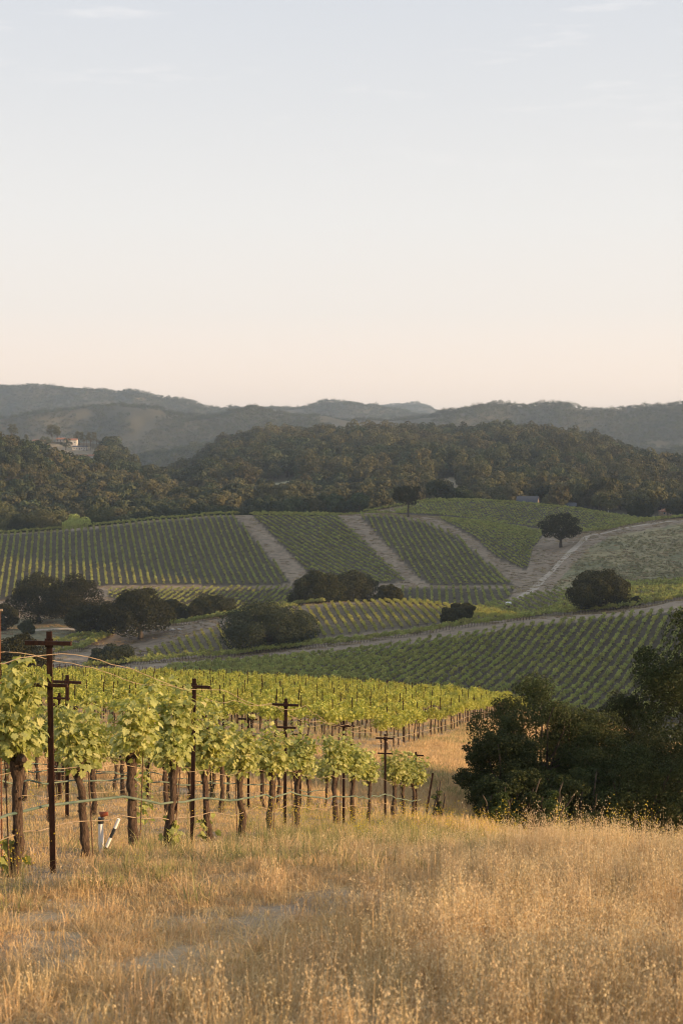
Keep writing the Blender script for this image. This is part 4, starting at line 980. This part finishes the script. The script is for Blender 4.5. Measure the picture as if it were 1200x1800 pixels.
# dry tufts over the headlands between the vine blocks
ht_ = jitter_grid(418, 860, 2.7, gf, .27); zt = ground(ht_[:, 0], ht_[:, 1]); ut, vt_ = proj(ht_[:, 0], ht_[:, 1], zt)
k_ = visible(ht_[:, 0], ht_[:, 1], zt + .5) & (fbm(ht_[:, 0] / 9, ht_[:, 1] / 9, 131, 3) > 0.46)
for poly, yr, _h, _r, _v in BLOCKS.values(): k_ &= ~(inpoly(ut, vt_, poly) & (ht_[:, 1] > yr[0] - 10) & (ht_[:, 1] < yr[1] + 4))
ht_, zt = ht_[k_], zt[k_]
def dry_tuft(g, n=26):
    a = g.normal(size=(n, 3)) * [.6, .6, .0] + [0, 0, .15]; V, F = cards(a, rand_dirs(n, g) * [1, 1, .3] + 1e-6, .5, g, .35, 0.05); return mk_mesh('dry_tuft', V, [(F, 0)], [M_HILLGRASS])
M_HILLGRASS = leaf_mat('hill_grass', (0.20, 0.16, 0.09), (0.36, 0.28, 0.17), 0.2, cc=(0.22, 0.23, 0.11), per_obj=0.4, spec=0.05)
o = scatter('hill_grass', [dry_tuft(gf) for _ in range(4)], np.column_stack([ht_, zt]), gf.uniform(0, 6.28, len(ht_)), gf.uniform(.5, 1.5, len(ht_)), gf.integers(0, 4, len(ht_)))
tag(o, 'dry weeds and grass tufts on the bare strips between the vine blocks', 'grass', kind='stuff')
# low brush on the meadow hill
hb = jitter_grid(545, 735, 2.6, gf, .27); zb = ground(hb[:, 0], hb[:, 1]); ub, vb = proj(hb[:, 0], hb[:, 1], zb)
k_ = inpoly(ub, vb, [(968, 1040), (1003, 1000), (1038, 964), (1080, 946), (1230, 922), (1230, 1016), (1100, 1021), (1000, 1034)]) & visible(hb[:, 0], hb[:, 1], zb + 1)
k_ &= (fbm(hb[:, 0] * 0.05, hb[:, 1] * 0.04, 41, 4) + gf.normal(size=len(hb)) * .07) > 0.47
hb, zb = hb[k_], zb[k_]
def brush_mesh(g, n=45):
    L = lobes_on(.8, .8, .4, .3, 5, g, (.5, .7), -.2); V, F = crown(L, n, .30, g, .8, 1.0, .8, .8); return mk_mesh('brush_tuft', V, [(F, 0)], [M_BRUSH])
o = scatter('meadow_brush', [brush_mesh(gf) for _ in range(4)], np.column_stack([hb, zb]), gf.uniform(0, 6.28, len(hb)), gf.uniform(.4, 1.3, len(hb)), gf.integers(0, 4, len(hb)))
tag(o, 'patchy grey-green and yellowish brush over the meadow hill on the right', 'brush', kind='stuff')

# ------------------------------------------------------------------ houses
M_ROOFG = surf_mat('grey_roof', (0.05, 0.055, 0.065), (0.085, 0.09, 0.10), 1.5, 4, 0.7, 0.2, (1, 6, 1))
M_ROOFT = surf_mat('tile_roof', (0.26, 0.12, 0.07), (0.40, 0.20, 0.12), 1.5, 4, 0.85, 0.2, (6, 1, 1))
M_WALLW = surf_mat('white_wall', (0.50, 0.47, 0.42), (0.60, 0.57, 0.52), 1.0, 4, 0.9, 0.05)
M_WALLT = surf_mat('tan_wall', (0.38, 0.27, 0.19), (0.48, 0.35, 0.25), 1.0, 4, 0.9, 0.05)
M_WALLB = surf_mat('brown_wall', (0.16, 0.12, 0.09), (0.23, 0.18, 0.14), 1.0, 4, 0.9, 0.1, (8, 1, 1))
M_PANE = surf_mat('window_pane', (0.02, 0.025, 0.03), (0.05, 0.055, 0.06), 1.0, 2, 0.15, 0.0)
M_WHITE = surf_mat('white_paint', (0.70, 0.68, 0.64), (0.80, 0.78, 0.75), 3.0, 3, 0.6, 0.05)
def house(name, u, v, Y, w, d, hw, hr, mw, mr, label, rot=0.0, hip=False, wins=3, cat='house', chimney=False):
    x = float(unproj(u, v, Y)[0]); zg = float(ground(x, Y))
    r = bpy.data.objects.new(name, None); COL.objects.link(r); r.location = (x, Y, zg); r.rotation_euler = (0, 0, rad(rot)); tag(r, label, cat)
    wb = MB(); wb.box((0, 0, hw / 2 - 1), (w, d, hw + 2))
    if not hip: wb.add([(-w / 2, -d / 2, hw), (-w / 2, d / 2, hw), (-w / 2, 0, hw + hr * .97), (w / 2, -d / 2, hw), (w / 2, d / 2, hw), (w / 2, 0, hw + hr * .97)], [[0, 2, 1], [3, 4, 5]])
    link('wall', wb.mesh('house_wall', [mw]), parent=r)
    ex, o_ = 0.5, 0.12; rb = MB(); W2, D2 = w / 2 + ex, d / 2 + ex; e = hw - hr * ex / (d / 2); ri = (W2 - D2 * .9) if hip else W2
    top = [(-ri, 0, hw + hr), (ri, 0, hw + hr)]; V = [(-W2, -D2, e), (W2, -D2, e), (W2, D2, e), (-W2, D2, e)] + top
    V = V + [(a, b, c + .22) for a, b, c in V]
    rb.add(V, [[6, 7, 11, 10], [8, 9, 10, 11], [0, 4, 5, 1], [2, 5, 4, 3], [0, 1, 7, 6], [2, 3, 9, 8]]); rb.add(V, [[7, 8, 11], [9, 6, 10]]) if hip else rb.add(V, [[1, 5, 11, 7], [5, 2, 8, 11], [0, 6, 10, 4], [4, 10, 9, 3]])
    ro = link('roof', rb.mesh('house_roof', [mr]), parent=r)
    for q in range(wins):
        xx = (q + .5) / wins * w * .9 - w * .45; wd = MB(); wd.box((xx, -d / 2 - .04, hw * .55), (1.3, .08, 1.3)); wo_ = link('window', wd.mesh('house_window', [M_WHITE]), parent=r)
        pn = MB(); pn.box((xx, -d / 2 - .10, hw * .55), (1.1, .05, 1.1)); link('pane', pn.mesh('house_pane', [M_PANE]), parent=wo_)
    dr = MB(); dr.box((w * .02, -d / 2 - .05, 1.05), (1.1, .1, 2.1)); link('door', dr.mesh('house_door', [M_WALLB]), parent=r)
    if chimney: cb = MB(); cb.box((w * .2, 0.4, hw + hr + .3), (.9, .7, 1.6)); link('chimney', cb.mesh('house_chimney', [mw]), parent=ro)
    return r
H = house
H('barn', 927, 888, 905, 13, 9, 3.0, 3.6, M_WALLB, M_ROOFG, 'brown barn with steep grey gable roof behind the horizontal vine block', rot=-18)
H('shed', 999, 893, 925, 9, 6, 2.4, 2.0, M_WALLB, M_ROOFG, 'low shed with small grey roof right of the light green tree', rot=-10)
H('farmhouse', 1170, 897, 930, 8.6, 6.5, 2.7, 1.5, M_WALLT, M_ROOFT, 'small tan farmhouse with hipped roof near the right edge', hip=True, wins=2)
H('shed', 1110, 890, 960, 4.5, 4, 2.8, 1.2, M_WHITE, M_ROOFG, 'tiny pale shed just left of the bushy brownish tree', wins=1)
H('cottage', 891, 806, 1330, 9, 6, 3.0, 1.6, M_WALLW, M_ROOFG, 'small grey house lost among the trees of the wooded hill', wins=2)
H('villa', 69, 775, 1690, 14, 9, 3.2, 1.6, M_WALLW, M_ROOFT, 'white hilltop villa with tiled roof at the left of the hilltop group', wins=4)
H('villa', 128, 775, 1690, 11, 8, 6.0, 1.8, M_WALLW, M_ROOFT, 'tallest white hilltop villa among the palms', wins=3)
H('villa', 141, 784, 1650, 16, 9, 3.2, 1.4, M_WALLW, M_ROOFG, 'long white hilltop villa with grey roof below the tallest one', wins=5)
H('villa', 157, 792, 1560, 26, 10, 3.4, 1.6, M_WALLW, M_ROOFT, 'long low white hilltop building with red tiled roof, lowest of the group', wins=6)
H('villa', 108, 776, 1720, 10, 8, 3.4, 1.8, M_WALLW, M_ROOFT, 'small hilltop villa with orange tiled roof behind the trees', wins=3)
H('farmhouse', 57, 726, 3560, 16, 10, 7, 2.5, M_WALLW, M_ROOFT, 'lonely white house on the far wooded ridge at the left', wins=4)
# hilltop trees and palms
def small_tree(name, u, vb, vt, wpx, Y, label, n=900, base=.3, mat=None, k=10, lsize=1.1):
    x = float(unproj(u, vb, Y)[0]); zg = float(ground(x, Y)); h = float(unproj(u, vt, Y)[2]) - zg; w = wpx * Y / FPX
    tm, cm = tree_meshes(name, h, w, gf, n, lsize, mat or M_FORESTLIT, base=base, k=k)
    r = bpy.data.objects.new(name, None); COL.objects.link(r); r.location = (x, Y, zg); link('trunk', tm, parent=r); link('crown', cm, parent=r); return tag(r, label, 'tree')
small_tree('eucalyptus_tree', 22, 776, 744, 19, 1700, 'tall slim hilltop tree standing alone at the far left', base=.38)
small_tree('eucalyptus_tree', 92, 774, 744, 18, 1700, 'tallest hilltop tree with two billowing tops left of the palms', base=.25, n=1100)
small_tree('eucalyptus_tree', 101, 774, 748, 12, 1695, 'narrower hilltop tree leaning against the tallest one', base=.3)
small_tree('hilltop_tree', 47, 775, 763, 7, 1700, 'small round hilltop tree between the lone tree and the villa', base=.3, n=350)
small_tree('hilltop_tree', 116, 783, 770, 20, 1640, 'dark round tree in front of the hilltop villas', base=.05, mat=M_FOREST)
small_tree('hilltop_tree', 140, 776, 758, 18, 1700, 'broad hilltop tree behind the long white villa', base=.15)
small_tree('hilltop_tree', 160, 776, 758, 21, 1700, 'brown-topped hilltop tree above the palms at the right of the group', base=.25)
small_tree('hilltop_tree', 80, 777, 768, 22, 1680, 'low hedge-like tree beside the left hilltop villa', base=.03, mat=M_FOREST)
def palm(u, vb, vt, Y, label, cp=[None]):
    x = float(unproj(u, vb, Y)[0]); zg = float(ground(x, Y)); h = float(unproj(u, vt, Y)[2]) - zg
    tb = MB(); tb.tube(np.array([[0, 0, -.5], [.1, 0, h * .5], [0, 0, h - 1.2]]), [.35, .28, .25], 7)
    cb = MB()
    for q in range(22):
        a = q * 2.4; el = 0.9 - 1.6 * (q / 22); t = np.linspace(0, 1, 6); R = 3.0
        P = np.stack([np.cos(a) * R * t * math.cos(el * .6), np.sin(a) * R * t * math.cos(el * .6), h - 1.2 + R * (math.sin(el) * t - .5 * t ** 2)], -1)
        s = np.array([-math.sin(a), math.cos(a), 0]) * .45; wv = np.sin(np.clip(t * 3.0, .3, 3.0))[:, None]
        V = np.concatenate([P + s * wv - [0, 0, .12], P, P - s * wv - [0, 0, .12]]); n = 6; i = np.arange(n - 1)
        cb.add(V, np.concatenate([np.stack([i, i + 1, i + n + 1, i + n], -1), np.stack([i + n, i + n + 1, i + 2 * n + 1, i + 2 * n], -1)]))
    r = bpy.data.objects.new('palm_tree', None); COL.objects.link(r); r.location = (x, Y, zg); link('trunk', tb.mesh('palm_trunk', [M_TRUNK]), parent=r); link('crown', cb.mesh('palm_crown', [M_FORESTLIT]), parent=r)
    return tag(r, label, 'palm', 'hilltop palms')
for q, (pu, pv) in enumerate([(148, 771), (153, 768), (159, 770), (164, 769), (170, 771), (174, 773)]):
    palm(pu, 787, pv, 1640 + q * 4, ['leftmost of the six hilltop palms, beside the villas', 'second of the six hilltop palms from the villas', 'third of the six hilltop palms, near the middle of the clump', 'fourth of the six hilltop palms, near the middle of the clump', 'fifth hilltop palm, next to the outermost on the right', 'outermost hilltop palm at the right end of the clump'][q])
# utility pole by the farmhouses
x = float(unproj(1068, 890, 930)[0]); pb = MB(); pb.tube(np.array([[0, 0, -1], [0, 0, 7.5]]), [.16, .11], 8); xb = MB(); xb.box((0, -.12, 6.9), (2.0, .1, .14))
r = bpy.data.objects.new('utility_pole', None); COL.objects.link(r); r.location = (x, 930, float(ground(x, 930))); link('pole', pb.mesh('pole_shaft', [M_WHITE]), parent=r); link('crossarm', xb.mesh('pole_arm', [M_WALLB]), parent=r)
tag(r, 'pale utility pole left of the bushy brownish tree by the farmhouses', 'pole')
# white water tank trailer on the valley track
def trailer():
    p = hit(893, 1066, 505, 600); r = bpy.data.objects.new('tank_trailer', None); COL.objects.link(r); r.location = tuple(p); r.rotation_euler = (0, 0, rad(12))
    t = np.linspace(-1.2, 1.2, 13); b = MB(); b.tube(np.stack([t, 0 * t, 0 * t + 1.15], -1), .62 * np.sqrt(np.clip(1 - (np.abs(t) / 1.22) ** 6, .05, 1)), 14)
    link('tank', b.mesh('tank_body', [M_WHITE], True), parent=r)
    f = MB(); f.box((0, 0, .5), (2.6, 1.0, .12)); f.box((1.8, 0, .5), (1.2, .1, .1)); link('chassis', f.mesh('tank_frame', [M_RUST]), parent=r)
    for s in (-1, 1):
        w = MB(); w.tube(np.array([[0, s * .55, .34], [0, s * .75, .34]]), .34, 14); link('wheel', w.mesh('tank_wheel', [M_PANE], True), parent=r)
    tag(r, 'small white tank trailer parked at the end of the valley track', 'trailer')
trailer()
# ------------------------------------------------------------------ small things in the near vineyard
def riser():
    Y = 14.2; x = float(unproj(178, 1490, Y)[0]); r = bpy.data.objects.new('irrigation_riser', None); COL.objects.link(r); r.location = (x, Y, float(ground(x, Y)))
    b = MB(); b.tube(np.array([[0, 0, -.1], [0.0, 0, .30]]), .026, 12); link('pipe', b.mesh('riser_pipe', [M_WHITE], True), parent=r)
    c = MB(); c.tube(np.array([[0, 0, .30], [0, 0, .36]]), .030, 12); link('collar', c.mesh('riser_collar', [M_PANE], True), parent=r)
    mo = surf_mat('orange_plastic', (0.24, 0.07, 0.035), (0.34, 0.10, 0.05), 12, 3, .5, .05); d = MB(); d.tube(np.array([[0, 0, .36], [0, 0, .39], [0.07, 0, .40]]), [.034, .034, .02], 12); link('cap', d.mesh('riser_cap', [mo], True), parent=r)
    tag(r, 'white irrigation riser pipe with an orange cap in the front row', 'pipe')
    r2 = bpy.data.objects.new('striped_pipe', None); COL.objects.link(r2); r2.location = (x + .02, Y - .05, float(ground(x, Y)))
    a0, a1 = np.array([0, 0, -.02]), np.array([.17, 0, .36])
    for q in range(4):
        s = MB(); s.tube(np.array([a0 + (a1 - a0) * q / 4, a0 + (a1 - a0) * (q + 1) / 4]), .017, 10); link('band', s.mesh('pipe_band', [M_PANE if q % 2 == 0 else M_WHITE], True), parent=r2)
    tag(r2, 'leaning black and white banded pipe beside the white riser', 'pipe')
riser()
def rod_pole():
    Y = 12.2; x = float(unproj(4, 1500, Y)[0]); zg = float(ground(x, Y)); h = float(unproj(4, 1074, Y)[2]) - zg
    r = bpy.data.objects.new('sprinkler_pole', None); COL.objects.link(r); r.location = (x, Y, zg)
    mo = surf_mat('orange_rust', (0.12, 0.045, 0.02), (0.20, 0.075, 0.035), 30, 5, .8, .1); b = MB(); b.tube(np.array([[0, 0, -.2], [0, 0, h]]), .006, 8); link('shaft', b.mesh('sprinkler_shaft', [mo], True), parent=r)
    c = MB(); c.box((0, 0, h + .008), (.05, .02, .016)); link('head', c.mesh('sprinkler_head', [M_WIRE]), parent=r); tag(r, 'thin orange rusty rod with a flat head at the left picture edge', 'pole')
rod_pole()
M_STONE = surf_mat('pale_stone', (0.34, 0.32, 0.30), (0.56, 0.54, 0.50), 9, 6, .9, .5)
def stone(pos, s, label, g):
    bm = __import__('bmesh').new(); __import__('bmesh').ops.create_icosphere(bm, subdivisions=3, radius=1)
    me = bpy.data.meshes.new('stone'); bm.to_mesh(me); bm.free(); co = np.empty(len(me.vertices) * 3, np.float32); me.vertices.foreach_get('co', co); V = co.reshape(-1, 3)
    a = g.uniform(0, 50); V = V * (0.75 + .55 * fbm(V[:, 0] * 1.4 + a, V[:, 1] * 1.4 + V[:, 2] * 1.9, 5, 3))[:, None] * np.array([1, .8, .55]) * s
    me.vertices.foreach_set('co', V.astype(np.float32).ravel()); me.materials.append(M_STONE); tag(link('stone', me, pos, g.uniform(0, 6)), label, 'stone')
def at(u, v, y0, y1): return tuple(hit(u, v, y0, y1))
stone(at(140, 1516, 5, 20), .06, 'pale flat stone on the soil between the first post and the white riser', gf)
stone(at(303, 1108, 430, 530), 1.1, 'left of the two pale boulders beside the orange-lit oak', gf)
stone(at(315, 1107, 430, 530), .9, 'right of the two pale boulders beside the orange-lit oak', gf)
stone(at(652, 1548, 5, 22), .05, 'grey stone lying in the wheel track right of the near grass', gf)
stone(at(833, 1519, 5, 22), .05, 'pale stone in the grass in front of the thicket', gf)
stone(at(560, 1485, 5, 30), .05, 'pale stone at the grass edge below the third post', gf)
# ------------------------------------------------------------------ grass
gg = np.random.default_rng(99)
def blades(mb, n, g, R, h, w, mi, lean=0.35, curl=0.5, center=0.0):
    a = g.uniform(0, 2 * np.pi, n); rr = R * np.sqrt(g.random(n)); bx, by = rr * np.cos(a), rr * np.sin(a)
    H = g.uniform(h[0], h[1], n); d = g.uniform(0, 2 * np.pi, n); le = np.abs(g.normal(size=n)) * lean; dx, dy = np.cos(d), np.sin(d)
    f = g.uniform(0, 2 * np.pi, n); sx, sy = np.cos(f), np.sin(f); W_ = g.uniform(w[0], w[1], n) / 2
    V = np.empty((n, 5, 3))
    for k, (t, ww) in enumerate(((0, 1), (0.55, .8))):
        px = bx + dx * H * le * t * (0.6 + curl * t); py = by + dy * H * le * t * (0.6 + curl * t); pz = H * t * (1 - .18 * le * t) - (.02 if t == 0 else 0)
        V[:, 2 * k] = np.stack([px - sx * W_ * ww, py - sy * W_ * ww, pz], -1); V[:, 2 * k + 1] = np.stack([px + sx * W_ * ww, py + sy * W_ * ww, pz], -1)
    V[:, 4] = np.stack([bx + dx * H * le * (.6 + curl), by + dy * H * le * (.6 + curl), H * (1 - .35 * le)], -1)
    i = np.arange(n)[:, None] * 5
    mb.add(V.reshape(-1, 3), i + np.array([[0, 1, 3, 2]]), mi); mb.F.setdefault((3, mi), []).append((i + np.array([[2, 3, 4]])) + mb.n - n * 5)
    return V[:, 4], np.stack([dx, dy, 0 * dx], -1)
def heads(mb, tips, dirs, g, mi, n=9, length=0.13, size=(.016, .008), droop=0.05):
    """Loose oat-like spikelets hanging near each tip."""
    m = len(tips); t = g.random((m, n)); a = g.uniform(0, 6.28, (m, n))
    P = tips[:, None] - np.array([0, 0, 1]) * (t[..., None] * length) + np.stack([np.cos(a), np.sin(a), -0.6 + 0 * a], -1) * (droop * g.uniform(.2, 1, (m, n)))[..., None]
    P = P.reshape(-1, 3); k = len(P); ax = np.array([0, 0, -1.0]) + g.normal(size=(k, 3)) * .45; ax /= np.linalg.norm(ax, axis=1)[:, None]
    s = np.cross(ax, rand_dirs(k, g)); s /= np.linalg.norm(s, axis=1)[:, None]; L = size[0] * g.uniform(.7, 1.4, k)[:, None]; w_ = size[1] * g.uniform(.7, 1.3, k)[:, None] / 2
    V = np.stack([P, P + ax * L * .5 + s * w_, P + ax * L, P + ax * L * .5 - s * w_], 1).reshape(-1, 3); mb.add(V, np.arange(k * 4).reshape(k, 4), mi)
MG = [M_STRAW, M_STRAWPALE, M_GREENGR, M_YELLOW]
def tuft(kind, g):
    mb = MB()
    if kind == 'short': blades(mb, 40, g, .12, (.025, .085), (.003, .006), 0, .8)
    elif kind == 'mid':
        t, d = blades(mb, 30, g, .10, (.10, .24), (.003, .005), 0, .45); heads(mb, t[:12], d[:12], g, 1, 6, .07, (.013, .006), .015)
    elif kind == 'tall':
        blades(mb, 22, g, .09, (.10, .26), (.003, .006), 0, .4); t, d = blades(mb, 14, g, .08, (.20, .40), (.0022, .004), 0, .22); heads(mb, t, d, g, 1, 10, .13, (.013, .005), .022)
    elif kind == 'green': blades(mb, 26, g, .10, (.10, .26), (.004, .008), 2, .55)
    elif kind == 'flower':
        t, d = blades(mb, 7, g, .09, (.22, .46), (.003, .005), 2, .35); P = (t[:, None] + g.normal(size=(7, 5, 3)) * [.03, .03, .035]).reshape(-1, 3); V, F = cards(P, rand_dirs(len(P), g), .013, g, .9); mb.add(V, F, 3)
        blades(mb, 8, g, .08, (.08, .22), (.004, .007), 2, .6)
    elif kind == 'flat': blades(mb, 34, g, .15, (.05, .13), (.0025, .005), 0, 2.4)
    elif kind == 'wide': blades(mb, 70, g, .38, (.07, .24), (.008, .016), 0, .6)
    elif kind == 'widegreen': blades(mb, 50, g, .36, (.08, .26), (.010, .018), 2, .5)
    elif kind == 'oat':
        t, d = blades(mb, 3, g, .03, (.60, .85), (.003, .0045), 0, .2); heads(mb, t, d, g, 1, 14, .22, (.020, .008), .05)
    return mb.mesh('grass_' + kind, MG)
kinds = ['short'] * 4 + ['mid'] * 4 + ['tall'] * 5 + ['green'] * 3 + ['flower'] * 3 + ['flat'] * 3 + ['wide'] * 4 + ['widegreen'] * 2 + ['oat'] * 3
TUFTS = [tuft(k, gg) for k in kinds]
KIDX = {k: [i for i, q in enumerate(kinds) if q == k] for k in set(kinds)}
gP, gI, gS = [], [], []
def sow(y0, y1, per_m2, fn):
    """Random points in the view fan between depths y0 and y1; fn gives per-kind weights."""
    half = lambda y: .262 * y + .8
    area = (half(y0) + half(y1)) * (y1 - y0); n = int(area * per_m2)
    y = np.sqrt(gg.uniform(y0 ** 2, y1 ** 2, n)) if y0 > 2 else gg.uniform(y0, y1, n); x = gg.uniform(-1, 1, n) * half(y)
    ks, Wt = fn(x, y); Wt = np.stack(Wt, -1); r = gg.random(n); c = np.cumsum(Wt, -1); pick = (r[:, None] > c).sum(-1); ok = pick < len(ks)
    x, y, pick = x[ok], y[ok], pick[ok]; z = ground(x, y)
    ok = visible(x, y, z + .5, back=1.0); x, y, z, pick = x[ok], y[ok], z[ok], pick[ok]
    gP.append(np.column_stack([x, y, z])); ii = np.zeros(len(x), int)
    for k, nm in enumerate(ks):
        m = pick == k; ii[m] = np.array(KIDX[nm])[gg.integers(0, len(KIDX[nm]), m.sum())]
    gI.append(ii); gS.append(gg.uniform(.7, 1.3, len(x)) * (0.7 + .6 * fbm(x * .9, y * .9, 15, 2)))
def track(x, y):
    t = 0
    for off in (0.0, -1.6):
        tx = -1.3 + off + 0.24 * (y - 6.8)
        t = np.maximum(t, smooth(0.40, 0.12, np.abs(x - tx)) * smooth(24, 16, y) * smooth(0.36, 0.54, fbm(x * 0.8, y * 0.5, 61, 3)))
    return np.maximum(t, smooth(0.60, 0.70, fbm(x * 1.1, y * 1.1, 67, 3)) * smooth(1.5, 0.0, x - 0.2 * y) * .7)
def w_near(x, y):
    d = x - xrow(y); inv = smooth(0.9, 0.2, d) * (y < 41)
    tl = smooth(-0.4, 1.2, x + .25 - .19 * (y - 6.8)) * smooth(34, 22, y); tr = track(x, y); pt = fbm(x * .6, y * .6, 19, 3); gr = smooth(.50, .64, fbm(x * .35, y * .35, 29, 3))
    open_ = (1 - inv * .72) * (1 - .96 * tr)
    gband = smooth(-1.2, .8, d) * smooth(4.5, 1.5, d) * smooth(10, 16, y) * smooth(40, 34, y)
    short = open_ * (1 - tl) * (.62 - .2 * gband); mid = open_ * (.02 + .30 * tl + .10 * smooth(.55, .68, pt)); tall = open_ * tl * .46 * (.35 + .65 * smooth(.36, .56, fbm(x * .55 + 40, y * .4, 39, 3)))
    green = open_ * (.05 * gr + .12 * gband + .03 * inv) * (1 - .5 * tl); flower = open_ * (.07 * tl * gr * smooth(12, 16, y) + .10 * gband * gr + .03 * inv + .05 * tl * smooth(14, 19, y)); mid = mid * (1 - .7 * inv); tall = tall * (1 - inv); flat = (.14 * inv + .17 * (1 - inv) * (1 - tl) + .08 * tl) * (1 - .80 * tr) + .03 * tr
    return ['short', 'mid', 'tall', 'green', 'flower', 'flat'], [short, mid, tall, green, flower, flat]
sow(4.6, 9.0, 165, w_near); sow(9.0, 14.0, 140, w_near); sow(14.0, 22.0, 100, w_near); sow(22.0, 34.0, 60, w_near)
def w_far(x, y):
    d = x - xrow(y); k = np.where(y > 61, d < -4.5, d < .5) & ((y < 41) | (y > 61)); open_ = np.where(k, .16, .9)
    gr = smooth(.5, .66, fbm(x * .2, y * .2, 29, 3)); return ['wide', 'widegreen'], [open_ * (1 - .35 * gr), open_ * .3 * gr + .03 * k]
sow(30.0, 60.0, 12, w_far); sow(60.0, 110.0, 8, w_far); sow(110.0, 186.0, 4, w_far)
gP, gI, gS = np.vstack(gP), np.concatenate(gI), np.concatenate(gS); n = len(gP)
rot = np.column_stack([gg.normal(size=n) * .08, gg.normal(size=n) * .08, gg.uniform(0, 6.28, n)])
tag(scatter('dry_grass', TUFTS, gP, rot, gS, gI), 'golden dry grass with pale seed heads and small yellow flowers over the near slope', 'grass', kind='stuff')
# loose stones in the wheel tracks and under the vines
n = 9000; y = np.sqrt(gg.uniform(4.8 ** 2, 36 ** 2, n)); x = gg.uniform(-1, 1, n) * (.26 * y + .5); d = x - xrow(y)
pr = np.maximum(track(x, y) * .8, smooth(.9, .1, d) * .28); k_ = gg.random(n) < pr; x, y = x[k_], y[k_]; n = len(x)
def pebble(g):
    import bmesh; bm = bmesh.new(); bmesh.ops.create_icosphere(bm, subdivisions=1, radius=1); me = bpy.data.meshes.new('pebble')
    for v_ in bm.verts: v_.co *= g.uniform(.7, 1.25); v_.co.z *= .6
    bm.to_mesh(me); bm.free(); me.materials.append(M_PEBBLE); return me
M_PEBBLE = leaf_mat('pebble_stone', (0.26, 0.22, 0.17), (0.46, 0.41, 0.34), 0.0, per_obj=0.45, rough=.9)
tag(scatter('gravel', [pebble(gg) for _ in range(5)], np.column_stack([x, y, ground(x, y)]), gg.uniform(0, 6.28, n), .006 + .022 * gg.random(n) ** 3, gg.integers(0, 5, n)), 'loose pale stones in the wheel tracks and on the soil under the vines', 'gravel', kind='stuff')
# tall wild oats standing out against the dark thicket
op = []
for u in np.concatenate([gg.uniform(930, 1215, 60), gg.uniform(820, 940, 8)]):
    Y = gg.uniform(15, 20); x = float(unproj(u, 1500, Y)[0]); op.append((x, Y, float(ground(x, Y))))
for _ in range(150):
    Y = gg.uniform(6.5, 16); u = 1200 - 520 * gg.random() ** 1.4; x = float(unproj(u, 1500, Y)[0]); op.append((x, Y, float(ground(x, Y)) - .12))
op = np.array(op); n = len(op)
tag(scatter('wild_oats', [TUFTS[i] for i in KIDX['oat']], op, np.column_stack([gg.normal(size=n) * .1, gg.normal(size=n) * .1, gg.uniform(0, 6.28, n)]), np.where(np.arange(n) < 68, gg.uniform(.55, 1.0, n), gg.uniform(.5, .75, n)), gg.integers(0, 3, n)), 'tall pale oat stalks nodding in front of the dark thicket', 'wild oats', kind='stuff')
print('grass', len(gP))
# ------------------------------------------------------------------ evening haze over the whole country
hm_, ht, hout = new_mat('haze'); vp = ht.nodes.new('ShaderNodeVolumePrincipled'); vp.inputs['Density'].default_value = 0.000093; vp.inputs['Color'].default_value = (0.66, 0.83, 1.0, 1); vp.inputs['Anisotropy'].default_value = 0.25
ht.links.new(vp.outputs[0], hout.inputs['Volume'])
zl, zh = float(gZ.min()) - 1.0, float(gZ.max()) + 25.0
xm = float(np.abs(gX).max()) + 50
hb_ = MB(); hb_.box((0, 4750, (zl + zh) / 2), (2 * xm, 9700, zh - zl)); ho = link('haze', hb_.mesh('haze', [hm_])); tag(ho, 'thin evening haze filling the valleys to the far ridges', 'haze', kind='stuff')
